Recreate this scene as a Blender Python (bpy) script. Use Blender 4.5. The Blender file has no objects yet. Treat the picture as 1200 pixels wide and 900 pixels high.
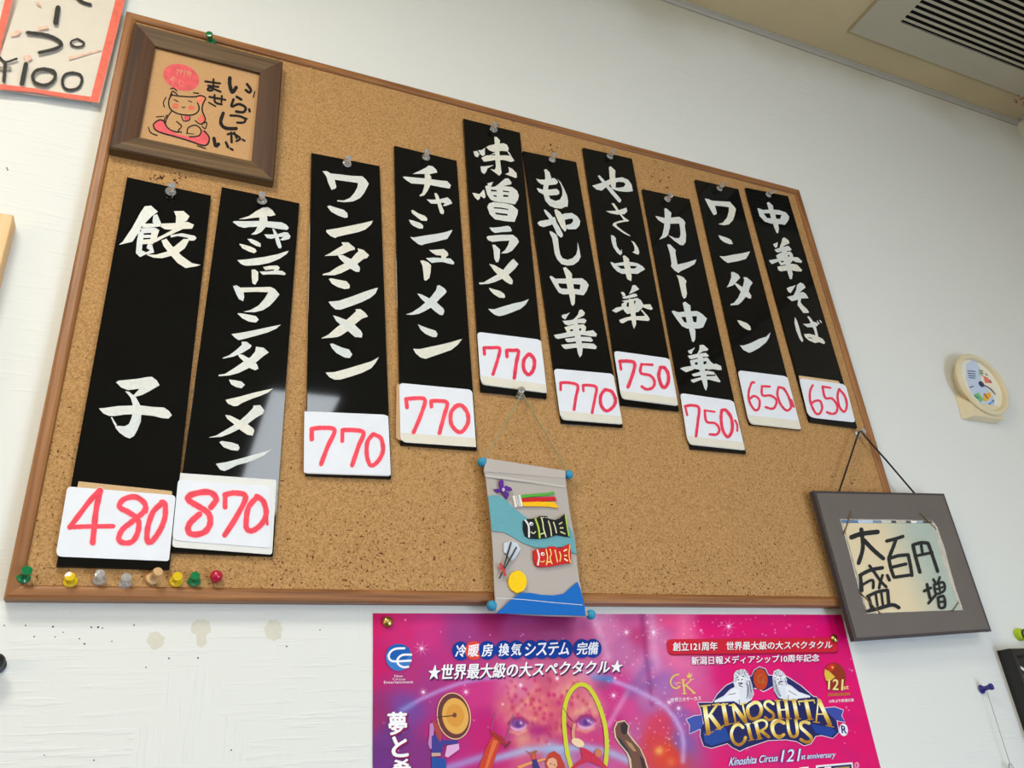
import bpy, math, random
import numpy as np
from mathutils import Vector, Matrix
from mathutils.geometry import tessellate_polygon
random.seed(7)
SC = bpy.context.scene
COL = SC.collection
Z0 = 1.65                      # height of the cork board's lower edge above the floor
# ---------------------------------------------------------------- camera
CAMP = Vector((0.0983294, -0.6521146, -0.1412111 + Z0))
CR = Vector((0.91742952, -0.39058654, -0.07592916))     # right
CD = Vector((0.11358483, 0.43996398, -0.89080311))      # down
CF = Vector((0.3813418, 0.80862467, 0.44800064))        # forward
FPX = 927.6617
cam = bpy.data.cameras.new('camera'); camo = bpy.data.objects.new('camera', cam); COL.objects.link(camo)
cam.sensor_width = 36; cam.lens = FPX / 1200 * 36; cam.clip_start = 0.01
M = Matrix.Identity(4)
for i in range(3):
    M[i][0] = CR[i]; M[i][1] = -CD[i]; M[i][2] = -CF[i]; M[i][3] = CAMP[i]
camo.matrix_world = M
SC.camera = camo
vs = SC.view_settings
vs.view_transform = 'Standard'; vs.look = 'None'; vs.gamma = 1; vs.use_curve_mapping = False
vs.exposure = 0.0
# ---------------------------------------------------------------- light
wd = bpy.data.worlds.new('world'); SC.world = wd; wd.use_nodes = True
wd.node_tree.nodes['Background'].inputs[0].default_value = (0.85, 0.92, 1, 1)
wd.node_tree.nodes['Background'].inputs[1].default_value = 0.6
def area(name, loc, target, sx, sy, power, col):
    l = bpy.data.lights.new(name, 'AREA'); l.shape = 'RECTANGLE'; l.size = sx; l.size_y = sy
    l.energy = power; l.color = col
    o = bpy.data.objects.new(name, l); COL.objects.link(o); o.location = loc
    o.rotation_euler = (Vector(target) - Vector(loc)).to_track_quat('-Z', 'Y').to_euler()
    return o
LIGHTS = [
 ('unseen_ceiling_light', (0.44, -2.09, Z0 + 0.94), (0.44, -2.09, 0), 0.2, 1.15, 15, (0.93, 1, 1.06)),
 ('unseen_ceiling_light', (-0.28, -0.75, Z0 + 0.94), (-0.28, -0.75, 0), 0.34, 0.3, 11, (1.04, 1, 0.88)),  # added out of view to brighten the upper left of the wall
 ('window_and_fill_light', (1.55, -1.5, 0.95), (-1.0, -1.0, 1.1), 1.6, 1.0, 49, (0.8, 1, 1.28)),
 ('window_and_fill_light', (-0.3, -4.0, 1.9), (0.1, 0, 2.0), 3.2, 1.0, 16, (0.98, 1, 0.96)),  # added fill from behind the camera, no window known there
 ('window_and_fill_light', (-2.5, -1.6, 1.9), (0, -0.4, 2.2), 1.8, 1.0, 18, (1.34, 1, 0.5)),  # added warm fill from the left, no window known there
]
for L_ in LIGHTS: area(*L_)

# ---------------------------------------------------------------- helpers
def W(px, py, y):
    d = CR * ((px - 600) / FPX) + CD * ((py - 450) / FPX) + CF
    return CAMP + d * ((y - CAMP.y) / d.y)
def lin(c):
    return tuple((v / 255 / 12.92 if v / 255 <= 0.04045 else ((v / 255 + 0.055) / 1.055) ** 2.4) for v in c)

class MB:
    def __init__(s): s.v = []; s.f = []; s.c = []
    def add(s, verts, faces, col=(1, 1, 1)):
        b = len(s.v); s.v += [Vector(p) for p in verts]
        for f in faces: s.f.append(tuple(i + b for i in f)); s.c.append(col)
        return s
    def flat(s, loops, col=(1, 1, 1)):
        loops = [[Vector(p) for p in l] for l in loops]
        flatp = [p for l in loops for p in l]
        tri = tessellate_polygon([[Vector((p.x, p.z, 0)) for p in l] for l in loops])
        s.add(flatp, [tuple(t) for t in tri], col); return s
    def slab(s, pts, y1, col=(1, 1, 1)):
        """front polygon (any y) extruded back to y1"""
        n = len(pts); fr = [Vector(p) for p in pts]; bk = [Vector((p[0], y1, p[2])) for p in fr]
        tri = [tuple(t) for t in tessellate_polygon([[Vector((p.x, p.z, 0)) for p in fr]])]
        s.add(fr + bk, tri + [tuple(i + n for i in reversed(t)) for t in tri] + [(i, (i + 1) % n, n + (i + 1) % n, n + i) for i in range(n)], col); return s
    def box(s, a, b, col=(1, 1, 1)):
        x0, y0, z0 = a; x1, y1, z1 = b
        s.add([(x0, y0, z0), (x1, y0, z0), (x1, y1, z0), (x0, y1, z0), (x0, y0, z1), (x1, y0, z1), (x1, y1, z1), (x0, y1, z1)],
              [(0, 3, 2, 1), (4, 5, 6, 7), (0, 1, 5, 4), (1, 2, 6, 5), (2, 3, 7, 6), (3, 0, 4, 7)], col); return s
    def tube(s, pts, r, n=8, col=(1, 1, 1)):
        pts = [Vector(p) for p in pts]; b = len(s.v); m = len(pts)
        for i, p in enumerate(pts):
            t = (pts[min(i + 1, m - 1)] - pts[max(i - 1, 0)]).normalized()
            u = t.orthogonal().normalized() if i == 0 else (u - t * u.dot(t)).normalized()
            w = t.cross(u)
            for k in range(n):
                a = 2 * math.pi * k / n; s.v.append(p + u * (r * math.cos(a)) + w * (r * math.sin(a)))
        for i in range(m - 1):
            for k in range(n):
                s.f.append((b + i * n + k, b + i * n + (k + 1) % n, b + (i + 1) * n + (k + 1) % n, b + (i + 1) * n + k)); s.c.append(col)
        s.f.append(tuple(b + k for k in reversed(range(n)))); s.c.append(col)
        s.f.append(tuple(b + (m - 1) * n + k for k in range(n))); s.c.append(col); return s
    def lathe(s, o, axis, prof, n=24, col=(1, 1, 1)):
        o = Vector(o); ax = Vector(axis).normalized(); u = ax.orthogonal().normalized(); w = ax.cross(u); b = len(s.v); m = len(prof)
        for r, h in prof:
            for k in range(n):
                a = 2 * math.pi * k / n; s.v.append(o + ax * h + u * (r * math.cos(a)) + w * (r * math.sin(a)))
        for i in range(m - 1):
            for k in range(n):
                s.f.append((b + i * n + k, b + i * n + (k + 1) % n, b + (i + 1) * n + (k + 1) % n, b + (i + 1) * n + k)); s.c.append(col)
        s.f.append(tuple(b + k for k in reversed(range(n)))); s.c.append(col)
        s.f.append(tuple(b + (m - 1) * n + k for k in range(n))); s.c.append(col); return s
    def sphere(s, o, r, col=(1, 1, 1), n=20):
        return s.lathe(o, (0, 0, 1), [(max(r * math.sin(math.pi * i / 10), r * 0.02), -r * math.cos(math.pi * i / 10)) for i in range(11)], n, col)
    def build(s, name, mat, parent=None, smooth=False, bevel=0):
        loc = parent_loc(parent)
        me = bpy.data.meshes.new(name); me.from_pydata([tuple(p - loc) for p in s.v], [], s.f)
        at = me.color_attributes.new('Col', 'FLOAT_COLOR', 'CORNER')
        buf = []
        for p, c in zip(me.polygons, s.c):
            lc = lin(c) if max(c) > 1 else c
            buf += [lc[0], lc[1], lc[2], 1.0] * p.loop_total
        at.data.foreach_set('color', buf)
        me.materials.append(mat)
        if smooth:
            me.polygons.foreach_set('use_smooth', [True] * len(me.polygons))
        o = bpy.data.objects.new(name, me); COL.objects.link(o)
        if parent: o.parent = parent
        if bevel:
            md = o.modifiers.new('bevel', 'BEVEL'); md.width = bevel; md.segments = 2; md.limit_method = 'ANGLE'; md.angle_limit = 0.7
        if smooth:
            try: me.set_sharp_from_angle(angle=0.7)
            except Exception: pass
        return o
def parent_loc(p):
    l = Vector((0, 0, 0))
    while p is not None:
        l += p.location; p = p.parent
    return l
def thing(name, label, cat, loc, group=None):
    o = bpy.data.objects.new(name, None); COL.objects.link(o); o.location = loc; o.empty_display_size = 0.02
    o['label'] = label; o['category'] = cat
    if group: o['group'] = group
    return o
def tag(o, label, cat, group=None):
    o['label'] = label; o['category'] = cat
    if group: o['group'] = group
    return o
def struct(o): o['kind'] = 'structure'; return o

# ---- writing: traced outlines and marker strokes
def parse(txt):
    out = []
    for part in txt.split(';'):
        part = part.strip()
        if part: out.append([[tuple(float(q) for q in p.split(',')) for p in l.split()] for l in part.split('|')])
    return out
def ink(mb, frame, txt, y, col, step=8e-6):
    ox, oy, s = frame
    for i, loops in enumerate(parse(txt)):
        mb.flat([[W(ox + x / s, oy + yy / s, y - i * step) for x, yy in l] for l in loops], col)
def smooth_line(pts, k=6, closed=False):
    P = [Vector((a, b)) for a, b in pts]; out = []; n = len(P)
    for i in range(n - 1):
        p0 = P[max(i - 1, 0)]; p1 = P[i]; p2 = P[i + 1]; p3 = P[min(i + 2, n - 1)]
        if n == 2: k = 1
        for j in range(k):
            t = j / k
            out.append(0.5 * ((2 * p1) + (p2 - p0) * t + (2 * p0 - 5 * p1 + 4 * p2 - p3) * t * t + (3 * p1 - p0 - 3 * p2 + p3) * t ** 3))
    out.append(P[-1]); return out
def pen(mb, frame, pts, w, y, col, curve=True, jit=0.06, taper=None):
    """marker line of width w (frame units) with round ends"""
    ox, oy, s = frame
    L = smooth_line(pts) if curve and len(pts) > 2 else [Vector(p) for p in pts]
    m = len(L); lft = []; rgt = []
    for i, p in enumerate(L):
        t = L[min(i + 1, m - 1)] - L[max(i - 1, 0)]
        if t.length < 1e-6: t = Vector((1, 0))
        t.normalize(); nrm = Vector((-t.y, t.x))
        ww = w / 2 * (1 + jit * math.sin(i * 1.7 + p.x * 0.05))
        if taper: ww *= taper[0] + (taper[1] - taper[0]) * i / max(m - 1, 1)
        lft.append(p + nrm * ww); rgt.append(p - nrm * ww)
    V = lambda q, yy: W(ox + q.x / s, oy + q.y / s, yy)
    for i in range(m - 1):
        yy = y - i * 1.5e-6
        mb.add([V(lft[i], yy), V(lft[i + 1], yy), V(rgt[i + 1], yy), V(rgt[i], yy)], [(0, 1, 2, 3)], col)
    for p, ww, yy in ((L[0], (lft[0] - rgt[0]).length / 2, y + 1e-6), (L[-1], (lft[-1] - rgt[-1]).length / 2, y - m * 1.5e-6)):
        ring = [V(p + Vector((math.cos(a), math.sin(a))) * ww, yy) for a in [k * math.pi / 5 for k in range(10)]]
        mb.add(ring, [tuple(range(10))], col)
def pens(mb, frame, txt, y, col, **k):
    """'w: x,y x,y ...; w: ...' """
    for i, part in enumerate(q for q in txt.split(';') if q.strip()):
        w, p = part.split(':')
        pen(mb, frame, [tuple(float(q) for q in a.split(',')) for a in p.split()], float(w), y - i * 1.2e-5, col, **k)
def oval(cx, cy, rx, ry, rot=0, n=32):
    c, s_ = math.cos(math.radians(rot)), math.sin(math.radians(rot))
    return [(cx + rx * math.cos(a) * c - ry * math.sin(a) * s_, cy + rx * math.cos(a) * s_ + ry * math.sin(a) * c) for a in [2 * math.pi * k / n for k in range(n)]]
def shape(mb, frame, pts, y, col):
    ox, oy, s = frame; mb.flat([[W(ox + a / s, oy + b / s, y) for a, b in pts]], col)
def P(txt): return [tuple(float(q) for q in a.split(',')) for a in txt.split()]
_fonts = {}
def text(mb, body, quad, y, col, bold=0.0, spacing=1.0):
    """printed lettering stretched onto a px quad TL,TR,BR,BL"""
    cu = bpy.data.curves.new('lettering', 'FONT'); cu.body = body; cu.space_character = spacing; cu.resolution_u = 3
    o = bpy.data.objects.new('lettering', cu); COL.objects.link(o)
    bpy.context.view_layer.update()
    me = bpy.data.meshes.new_from_object(o.evaluated_get(bpy.context.evaluated_depsgraph_get()))
    co = [v.co.copy() for v in me.vertices]; fs = [tuple(p.vertices) for p in me.polygons]
    bpy.data.objects.remove(o); bpy.data.meshes.remove(me); bpy.data.curves.remove(cu)
    if not co: return
    x0 = min(c.x for c in co); x1 = max(c.x for c in co); y0 = min(c.y for c in co); y1 = max(c.y for c in co)
    a, b, c_, d = [Vector(q) for q in quad]
    sh = [(0, 0)] if bold <= 0 else [(0, 0), (bold, 0), (-bold, 0), (0, bold * .6), (0, -bold * .6), (bold * .7, bold * .5), (-bold * .7, -bold * .5)]
    for k, (sx, sy_) in enumerate(sh):
        vs_ = []
        for c in co:
            u = (c.x + sx - x0) / (x1 - x0); v = (y1 - c.y - sy_) / (y1 - y0)
            q = (a * (1 - u) + b * u) * (1 - v) + (d * (1 - u) + c_ * u) * v
            vs_.append(W(q.x, q.y, y - k * 2e-6))
        mb.add(vs_, fs, col)
PX = (0, 0, 1)

# ---------------------------------------------------------------- materials
def newmat(name):
    m = bpy.data.materials.new(name); m.use_nodes = True
    nt = m.node_tree; b = nt.nodes['Principled BSDF']; return m, nt, b
def mat(name, col, rough=0.5, metal=0.0, spec=0.5, trans=0.0, ior=1.45, coat=0.0, var=0.0, vscale=60, bump=0.0, bscale=300):
    m, nt, b = newmat(name); c = lin(col) if max(col) > 1 else col
    b.inputs['Base Color'].default_value = (*c, 1); b.inputs['Roughness'].default_value = rough
    b.inputs['Metallic'].default_value = metal; b.inputs['Specular IOR Level'].default_value = spec
    b.inputs['Transmission Weight'].default_value = trans; b.inputs['IOR'].default_value = ior; b.inputs['Coat Weight'].default_value = coat
    tc = nt.nodes.new('ShaderNodeTexCoord')
    if var:
        n = nt.nodes.new('ShaderNodeTexNoise'); n.inputs['Scale'].default_value = vscale; n.inputs['Detail'].default_value = 4
        nt.links.new(tc.outputs['Object'], n.inputs['Vector'])
        r = nt.nodes.new('ShaderNodeMapRange'); r.inputs[1].default_value = 0.3; r.inputs[2].default_value = 0.7; r.inputs[3].default_value = 1 - var; r.inputs[4].default_value = 1 + var
        nt.links.new(n.outputs['Fac'], r.inputs[0])
        mx = nt.nodes.new('ShaderNodeVectorMath'); mx.operation = 'SCALE'; mx.inputs[0].default_value = c
        nt.links.new(r.outputs[0], mx.inputs['Scale']); nt.links.new(mx.outputs[0], b.inputs['Base Color'])
    if bump:
        n = nt.nodes.new('ShaderNodeTexNoise'); n.inputs['Scale'].default_value = bscale; n.inputs['Detail'].default_value = 3
        nt.links.new(tc.outputs['Object'], n.inputs['Vector'])
        bp = nt.nodes.new('ShaderNodeBump'); bp.inputs['Strength'].default_value = bump; bp.inputs['Distance'].default_value = 0.001
        nt.links.new(n.outputs['Fac'], bp.inputs['Height']); nt.links.new(bp.outputs[0], b.inputs['Normal'])
    return m
def printmat(name, rough=0.5, spec=0.4, var=0.0, vscale=400, coat=0.0):
    m, nt, b = newmat(name)
    a = nt.nodes.new('ShaderNodeAttribute'); a.attribute_name = 'Col'
    b.inputs['Roughness'].default_value = rough; b.inputs['Specular IOR Level'].default_value = spec; b.inputs['Coat Weight'].default_value = coat
    if var:
        tc = nt.nodes.new('ShaderNodeTexCoord'); n = nt.nodes.new('ShaderNodeTexNoise'); n.inputs['Scale'].default_value = vscale; n.inputs['Detail'].default_value = 4
        nt.links.new(tc.outputs['Object'], n.inputs['Vector'])
        r = nt.nodes.new('ShaderNodeMapRange'); r.inputs[1].default_value = 0.3; r.inputs[2].default_value = 0.7; r.inputs[3].default_value = 1 - var; r.inputs[4].default_value = 1 + var
        nt.links.new(n.outputs['Fac'], r.inputs[0])
        mx = nt.nodes.new('ShaderNodeVectorMath'); mx.operation = 'SCALE'
        nt.links.new(a.outputs['Color'], mx.inputs[0]); nt.links.new(r.outputs[0], mx.inputs['Scale']); nt.links.new(mx.outputs[0], b.inputs['Base Color'])
    else: nt.links.new(a.outputs['Color'], b.inputs['Base Color'])
    return m
def woodmat(name, c1, c2, axis, rough=0.45, fine=220, bump=0.15):
    m, nt, b = newmat(name); tc = nt.nodes.new('ShaderNodeTexCoord'); mp = nt.nodes.new('ShaderNodeMapping')
    sc = [fine, fine, fine]; sc['xyz'.index(axis)] = fine * 0.035; mp.inputs['Scale'].default_value = sc
    nt.links.new(tc.outputs['Object'], mp.inputs['Vector'])
    n = nt.nodes.new('ShaderNodeTexNoise'); n.inputs['Scale'].default_value = 1.0; n.inputs['Detail'].default_value = 5; n.inputs['Distortion'].default_value = 0.6
    nt.links.new(mp.outputs[0], n.inputs['Vector'])
    r = nt.nodes.new('ShaderNodeValToRGB'); r.color_ramp.elements[0].position = 0.33; r.color_ramp.elements[0].color = (*lin(c1), 1)
    r.color_ramp.elements[1].position = 0.66; r.color_ramp.elements[1].color = (*lin(c2), 1)
    nt.links.new(n.outputs['Fac'], r.inputs[0]); nt.links.new(r.outputs[0], b.inputs['Base Color']); b.inputs['Roughness'].default_value = rough
    bp = nt.nodes.new('ShaderNodeBump'); bp.inputs['Strength'].default_value = bump; bp.inputs['Distance'].default_value = 0.0005
    nt.links.new(n.outputs['Fac'], bp.inputs['Height']); nt.links.new(bp.outputs[0], b.inputs['Normal'])
    return m
def wallmat(name, col, top_tone=None):
    m, nt, b = newmat(name); L = nt.links; N = nt.nodes.new
    tc = N('ShaderNodeTexCoord')
    def stretched(scale, lo, hi):
        mp = N('ShaderNodeMapping'); mp.inputs['Scale'].default_value = scale; L.new(tc.outputs['Object'], mp.inputs['Vector'])
        n = N('ShaderNodeTexNoise'); n.inputs['Scale'].default_value = 1; n.inputs['Detail'].default_value = 2; L.new(mp.outputs[0], n.inputs['Vector'])
        r = N('ShaderNodeMapRange'); r.inputs[1].default_value = lo; r.inputs[2].default_value = hi; r.interpolation_type = 'SMOOTHSTEP'; L.new(n.outputs['Fac'], r.inputs[0]); return r.outputs[0]
    hz = stretched((18, 18, 260), 0.52, 0.66); vt = stretched((300, 22, 22), 0.54, 0.68)
    vo = N('ShaderNodeTexVoronoi'); vo.distance = 'CHEBYCHEV'; vo.inputs['Scale'].default_value = 13; L.new(tc.outputs['Object'], vo.inputs['Vector'])
    sx = N('ShaderNodeSeparateColor'); L.new(vo.outputs['Color'], sx.inputs[0])
    gt = N('ShaderNodeMath'); gt.operation = 'GREATER_THAN'; gt.inputs[1].default_value = 0.78; L.new(sx.outputs[0], gt.inputs[0])
    mix = N('ShaderNodeMix'); L.new(gt.outputs[0], mix.inputs[0]); L.new(hz, mix.inputs[2]); L.new(vt, mix.inputs[3])
    mul = N('ShaderNodeMath'); mul.operation = 'MULTIPLY'; L.new(mix.outputs[0], mul.inputs[0]); L.new(sx.outputs[1], mul.inputs[1])
    fn = N('ShaderNodeTexNoise'); fn.inputs['Scale'].default_value = 220; L.new(tc.outputs['Object'], fn.inputs['Vector'])
    ad = N('ShaderNodeMath'); ad.operation = 'MULTIPLY_ADD'; ad.inputs[1].default_value = 0.25; L.new(fn.outputs['Fac'], ad.inputs[0]); L.new(mul.outputs[0], ad.inputs[2])
    bp = N('ShaderNodeBump'); bp.inputs['Strength'].default_value = 0.3; bp.inputs['Distance'].default_value = 0.001
    L.new(ad.outputs[0], bp.inputs['Height']); L.new(bp.outputs[0], b.inputs['Normal'])
    b.inputs['Roughness'].default_value = 0.7; b.inputs['Specular IOR Level'].default_value = 0.25
    c = lin(col)
    big = N('ShaderNodeTexNoise'); big.inputs['Scale'].default_value = 3.5; big.inputs['Detail'].default_value = 5; L.new(tc.outputs['Object'], big.inputs['Vector'])
    if top_tone:
        # paper turns to a second, yellower colour toward the top of the wall
        sp = N('ShaderNodeSeparateXYZ'); L.new(tc.outputs['Object'], sp.inputs[0])
        ma = N('ShaderNodeMath'); ma.operation = 'MULTIPLY_ADD'; ma.inputs[1].default_value = 0.22; L.new(big.outputs['Fac'], ma.inputs[0]); L.new(sp.outputs[2], ma.inputs[2])
        r = N('ShaderNodeMapRange'); r.inputs[1].default_value = top_tone[0]; r.inputs[2].default_value = top_tone[1]; r.interpolation_type = 'SMOOTHSTEP'; L.new(ma.outputs[0], r.inputs[0])
        mc = N('ShaderNodeMix'); mc.data_type = 'RGBA'; mc.inputs[6].default_value = (*c, 1); mc.inputs[7].default_value = (*lin(top_tone[2]), 1)
        L.new(r.outputs[0], mc.inputs[0]); L.new(mc.outputs[2], b.inputs['Base Color'])
    else:
        r = N('ShaderNodeMapRange'); r.inputs[1].default_value = 0.3; r.inputs[2].default_value = 0.7; r.inputs[3].default_value = 0.95; r.inputs[4].default_value = 1.03; L.new(big.outputs['Fac'], r.inputs[0])
        sc = N('ShaderNodeVectorMath'); sc.operation = 'SCALE'; sc.inputs[0].default_value = c; L.new(r.outputs[0], sc.inputs['Scale']); L.new(sc.outputs[0], b.inputs['Base Color'])
    return m
def corkmat():
    m, nt, b = newmat('cork'); L = nt.links; N = nt.nodes.new; tc = N('ShaderNodeTexCoord')
    vo = N('ShaderNodeTexVoronoi'); vo.inputs['Scale'].default_value = 820; L.new(tc.outputs['Object'], vo.inputs['Vector'])
    sx = N('ShaderNodeSeparateColor'); L.new(vo.outputs['Color'], sx.inputs[0])
    r = N('ShaderNodeValToRGB'); e = r.color_ramp.elements
    e[0].position = 0; e[0].color = (*lin((158, 118, 72)), 1); e[1].position = 1; e[1].color = (*lin((196, 152, 100)), 1)
    k = e.new(0.5); k.color = (*lin((179, 137, 87)), 1); L.new(sx.outputs[0], r.inputs[0])
    # dark bark flecks, denser toward the lower left
    sp = N('ShaderNodeSeparateXYZ'); L.new(tc.outputs['Object'], sp.inputs[0])
    fl = N('ShaderNodeTexNoise'); fl.inputs['Scale'].default_value = 420; fl.inputs['Detail'].default_value = 3; L.new(tc.outputs['Object'], fl.inputs['Vector'])
    fb = N('ShaderNodeTexNoise'); fb.inputs['Scale'].default_value = 14; fb.inputs['Detail'].default_value = 3; L.new(tc.outputs['Object'], fb.inputs['Vector'])
    zr = N('ShaderNodeMapRange'); zr.inputs[1].default_value = 0.0; zr.inputs[2].default_value = 0.30; zr.inputs[3].default_value = 0.075; zr.inputs[4].default_value = 0.0; L.new(sp.outputs[2], zr.inputs[0])
    ad = N('ShaderNodeMath'); ad.operation = 'ADD'; L.new(fl.outputs['Fac'], ad.inputs[0]); L.new(zr.outputs[0], ad.inputs[1])
    a2 = N('ShaderNodeMath'); a2.operation = 'MULTIPLY_ADD'; a2.inputs[1].default_value = 0.16; L.new(fb.outputs['Fac'], a2.inputs[0]); L.new(ad.outputs[0], a2.inputs[2])
    th = N('ShaderNodeMapRange'); th.inputs[1].default_value = 0.77; th.inputs[2].default_value = 0.82; L.new(a2.outputs[0], th.inputs[0])
    mc = N('ShaderNodeMix'); mc.data_type = 'RGBA'; mc.inputs[7].default_value = (*lin((96, 56, 30)), 1); L.new(th.outputs[0], mc.inputs[0]); L.new(r.outputs[0], mc.inputs[6])
    L.new(mc.outputs[2], b.inputs['Base Color']); b.inputs['Roughness'].default_value = 0.85; b.inputs['Specular IOR Level'].default_value = 0.2
    bp = N('ShaderNodeBump'); bp.inputs['Strength'].default_value = 0.35; bp.inputs['Distance'].default_value = 0.0006; L.new(vo.outputs['Distance'], bp.inputs['Height']); L.new(bp.outputs[0], b.inputs['Normal'])
    return m
def clothmat(name):
    m = printmat(name, 0.9, 0.1); nt = m.node_tree; b = nt.nodes['Principled BSDF']; tc = nt.nodes.new('ShaderNodeTexCoord')
    w = nt.nodes.new('ShaderNodeTexVoronoi'); w.inputs['Scale'].default_value = 900; w.inputs['Randomness'].default_value = 0.15
    nt.links.new(tc.outputs['Object'], w.inputs['Vector'])
    bp = nt.nodes.new('ShaderNodeBump'); bp.inputs['Strength'].default_value = 0.5; bp.inputs['Distance'].default_value = 0.0004
    nt.links.new(w.outputs['Distance'], bp.inputs['Height']); nt.links.new(bp.outputs[0], b.inputs['Normal'])
    return m

WALL = wallmat('wall_paper', (226, 227, 222), (Z0 + 0.97, Z0 + 1.14, (186, 178, 152)))
WALLP = wallmat('plain_wall_paper', (224, 222, 214))
CEIL = mat('yellowed_ceiling', (196, 178, 140), 0.8, var=0.07, vscale=5, bump=0.1, bscale=120)
TRIM = mat('ceiling_trim', (172, 166, 154), 0.5, var=0.04, vscale=30)
CORK = corkmat()
RAILX = woodmat('board_wood_across', (118, 70, 32), (164, 110, 60), 'x'); RAILZ = woodmat('board_wood_upright', (118, 70, 32), (164, 110, 60), 'z')
DARKX = woodmat('walnut_across', (70, 47, 22), (110, 83, 48), 'x', rough=.6, fine=160); DARKZ = woodmat('walnut_upright', (56, 29, 9), (80, 47, 17), 'z', rough=.65, fine=160)
PINE = woodmat('pale_pine', (206, 160, 100), (228, 186, 128), 'z', fine=120)
ACRYL = mat('black_acrylic', (5, 7, 9), 0.045, spec=0.3, var=0.15, vscale=40)
PAINT = printmat('white_brush_paint', 0.4, 0.4, var=0.07, vscale=350)
CARD = printmat('card_stock', 0.55, 0.3, var=0.02, vscale=60)
MARK = printmat('marker_ink', 0.6, 0.2, var=0.14, vscale=160)
PRINT = printmat('printed_ink', 0.38, 0.12)
CLOTH = clothmat('linen_weave'); FELT = printmat('felt_and_rubber', 0.7, 0.25, var=0.05, vscale=500)
CLEAR = mat('clear_plastic', (0.94, 0.94, 0.94), 0.1, trans=0.82, ior=1.45)
GREEN = mat('green_plastic', (0, 140, 80), 0.15, trans=0.35, coat=0.3); YELLOW = mat('yellow_plastic', (250, 215, 20), 0.15, trans=0.35, coat=0.3)
RED = mat('red_plastic', (205, 20, 65), 0.12, trans=0.25, coat=0.3); BLUE = mat('blue_plastic', (35, 30, 130), 0.15, coat=0.3)
BEECH = mat('turned_beech', (205, 165, 115), 0.5, var=0.06, vscale=300)
BRASS = mat('brass', (190, 165, 95), 0.28, metal=1.0, var=0.1, vscale=300)
STEEL = mat('steel', (150, 150, 150), 0.3, metal=1.0)
MATG = mat('grey_mat_board', (104, 96, 90), 0.55, var=0.04, vscale=25); MATD = mat('dark_mat_edge', (66, 60, 62), 0.5, var=0.05)
CORD = mat('dark_brown_cord', (40, 26, 20), 0.7, var=0.1, vscale=800); STRING = mat('grey_green_string', (150, 150, 115), 0.8, var=0.1, vscale=900)
ELASTIC = mat('brown_elastic', (120, 90, 50), 0.7, var=0.1, vscale=700)
KNOB = mat('blue_wood_ball', (45, 148, 190), 0.45, var=0.05, vscale=120)
IVORY = mat('ivory_plastic', (226, 212, 178), 0.4, var=0.03, vscale=40)
BLACKP = mat('black_paint', (22, 20, 20), 0.4, var=0.1, vscale=60)
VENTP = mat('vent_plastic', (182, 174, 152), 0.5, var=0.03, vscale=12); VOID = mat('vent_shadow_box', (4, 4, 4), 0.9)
LIME = mat('lime_plastic', (175, 205, 40), 0.4, var=0.05)
FILM = mat('clear_film', (0.9, 0.93, 0.96), 0.08, trans=0.9)
GLASS = mat('dial_cover', (0.98, 0.98, 0.98), 0.03, trans=1.0, ior=1.15)

# ---------------------------------------------------------------- the room
WY = 0.013                       # wall surface; the cork board's front is y = 0
XR, XL, YB, ZC = 1.583, -2.6, -4.2, Z0 + 0.9666
wall = struct(MB().box((XL, WY, 0), (XR + .1, WY + .1, ZC + .1)).build('wall_front', WALL))
struct(MB().box((XR, YB, 0), (XR + .1, WY, ZC + .1)).build('wall_right', WALLP))
struct(MB().box((XL - .1, YB, 0), (XL, WY, ZC + .1)).build('wall_left', WALLP))
struct(MB().box((XL, YB - .1, 0), (XR, YB, ZC + .1)).build('wall_back', mat('back_wall', (96, 98, 104), 0.7, var=0.05, vscale=4)))
struct(MB().box((XL, YB, -.1), (XR, WY, 0)).build('floor', mat('floor_tile', (92, 92, 94), 0.5, var=0.1, vscale=6)))
struct(MB().box((XL, YB, ZC), (XR, WY, ZC + .1)).build('ceiling', CEIL))
def moulding(a, b, inward):
    a = Vector(a); b = Vector(b); i = Vector(inward); m = MB()
    pr = [(0, 0), (.010, 0), (.010, .002), (.005, .0035), (.003, .006), (0, .006)]
    n = len(pr); m.add([a + i * u - Vector((0, 0, v)) for u, v in pr] + [b + i * u - Vector((0, 0, v)) for u, v in pr],
                       [tuple(range(n)), tuple(reversed(range(n, 2 * n)))] + [(k, (k + 1) % n, n + (k + 1) % n, n + k) for k in range(n)]); return m
struct(moulding((XL, WY, ZC), (XR, WY, ZC), (0, -1, 0)).build('trim_1', TRIM))
struct(moulding((XR, YB, ZC), (XR, WY - .016, ZC), (-1, 0, 0)).build('trim_2', TRIM))
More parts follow.
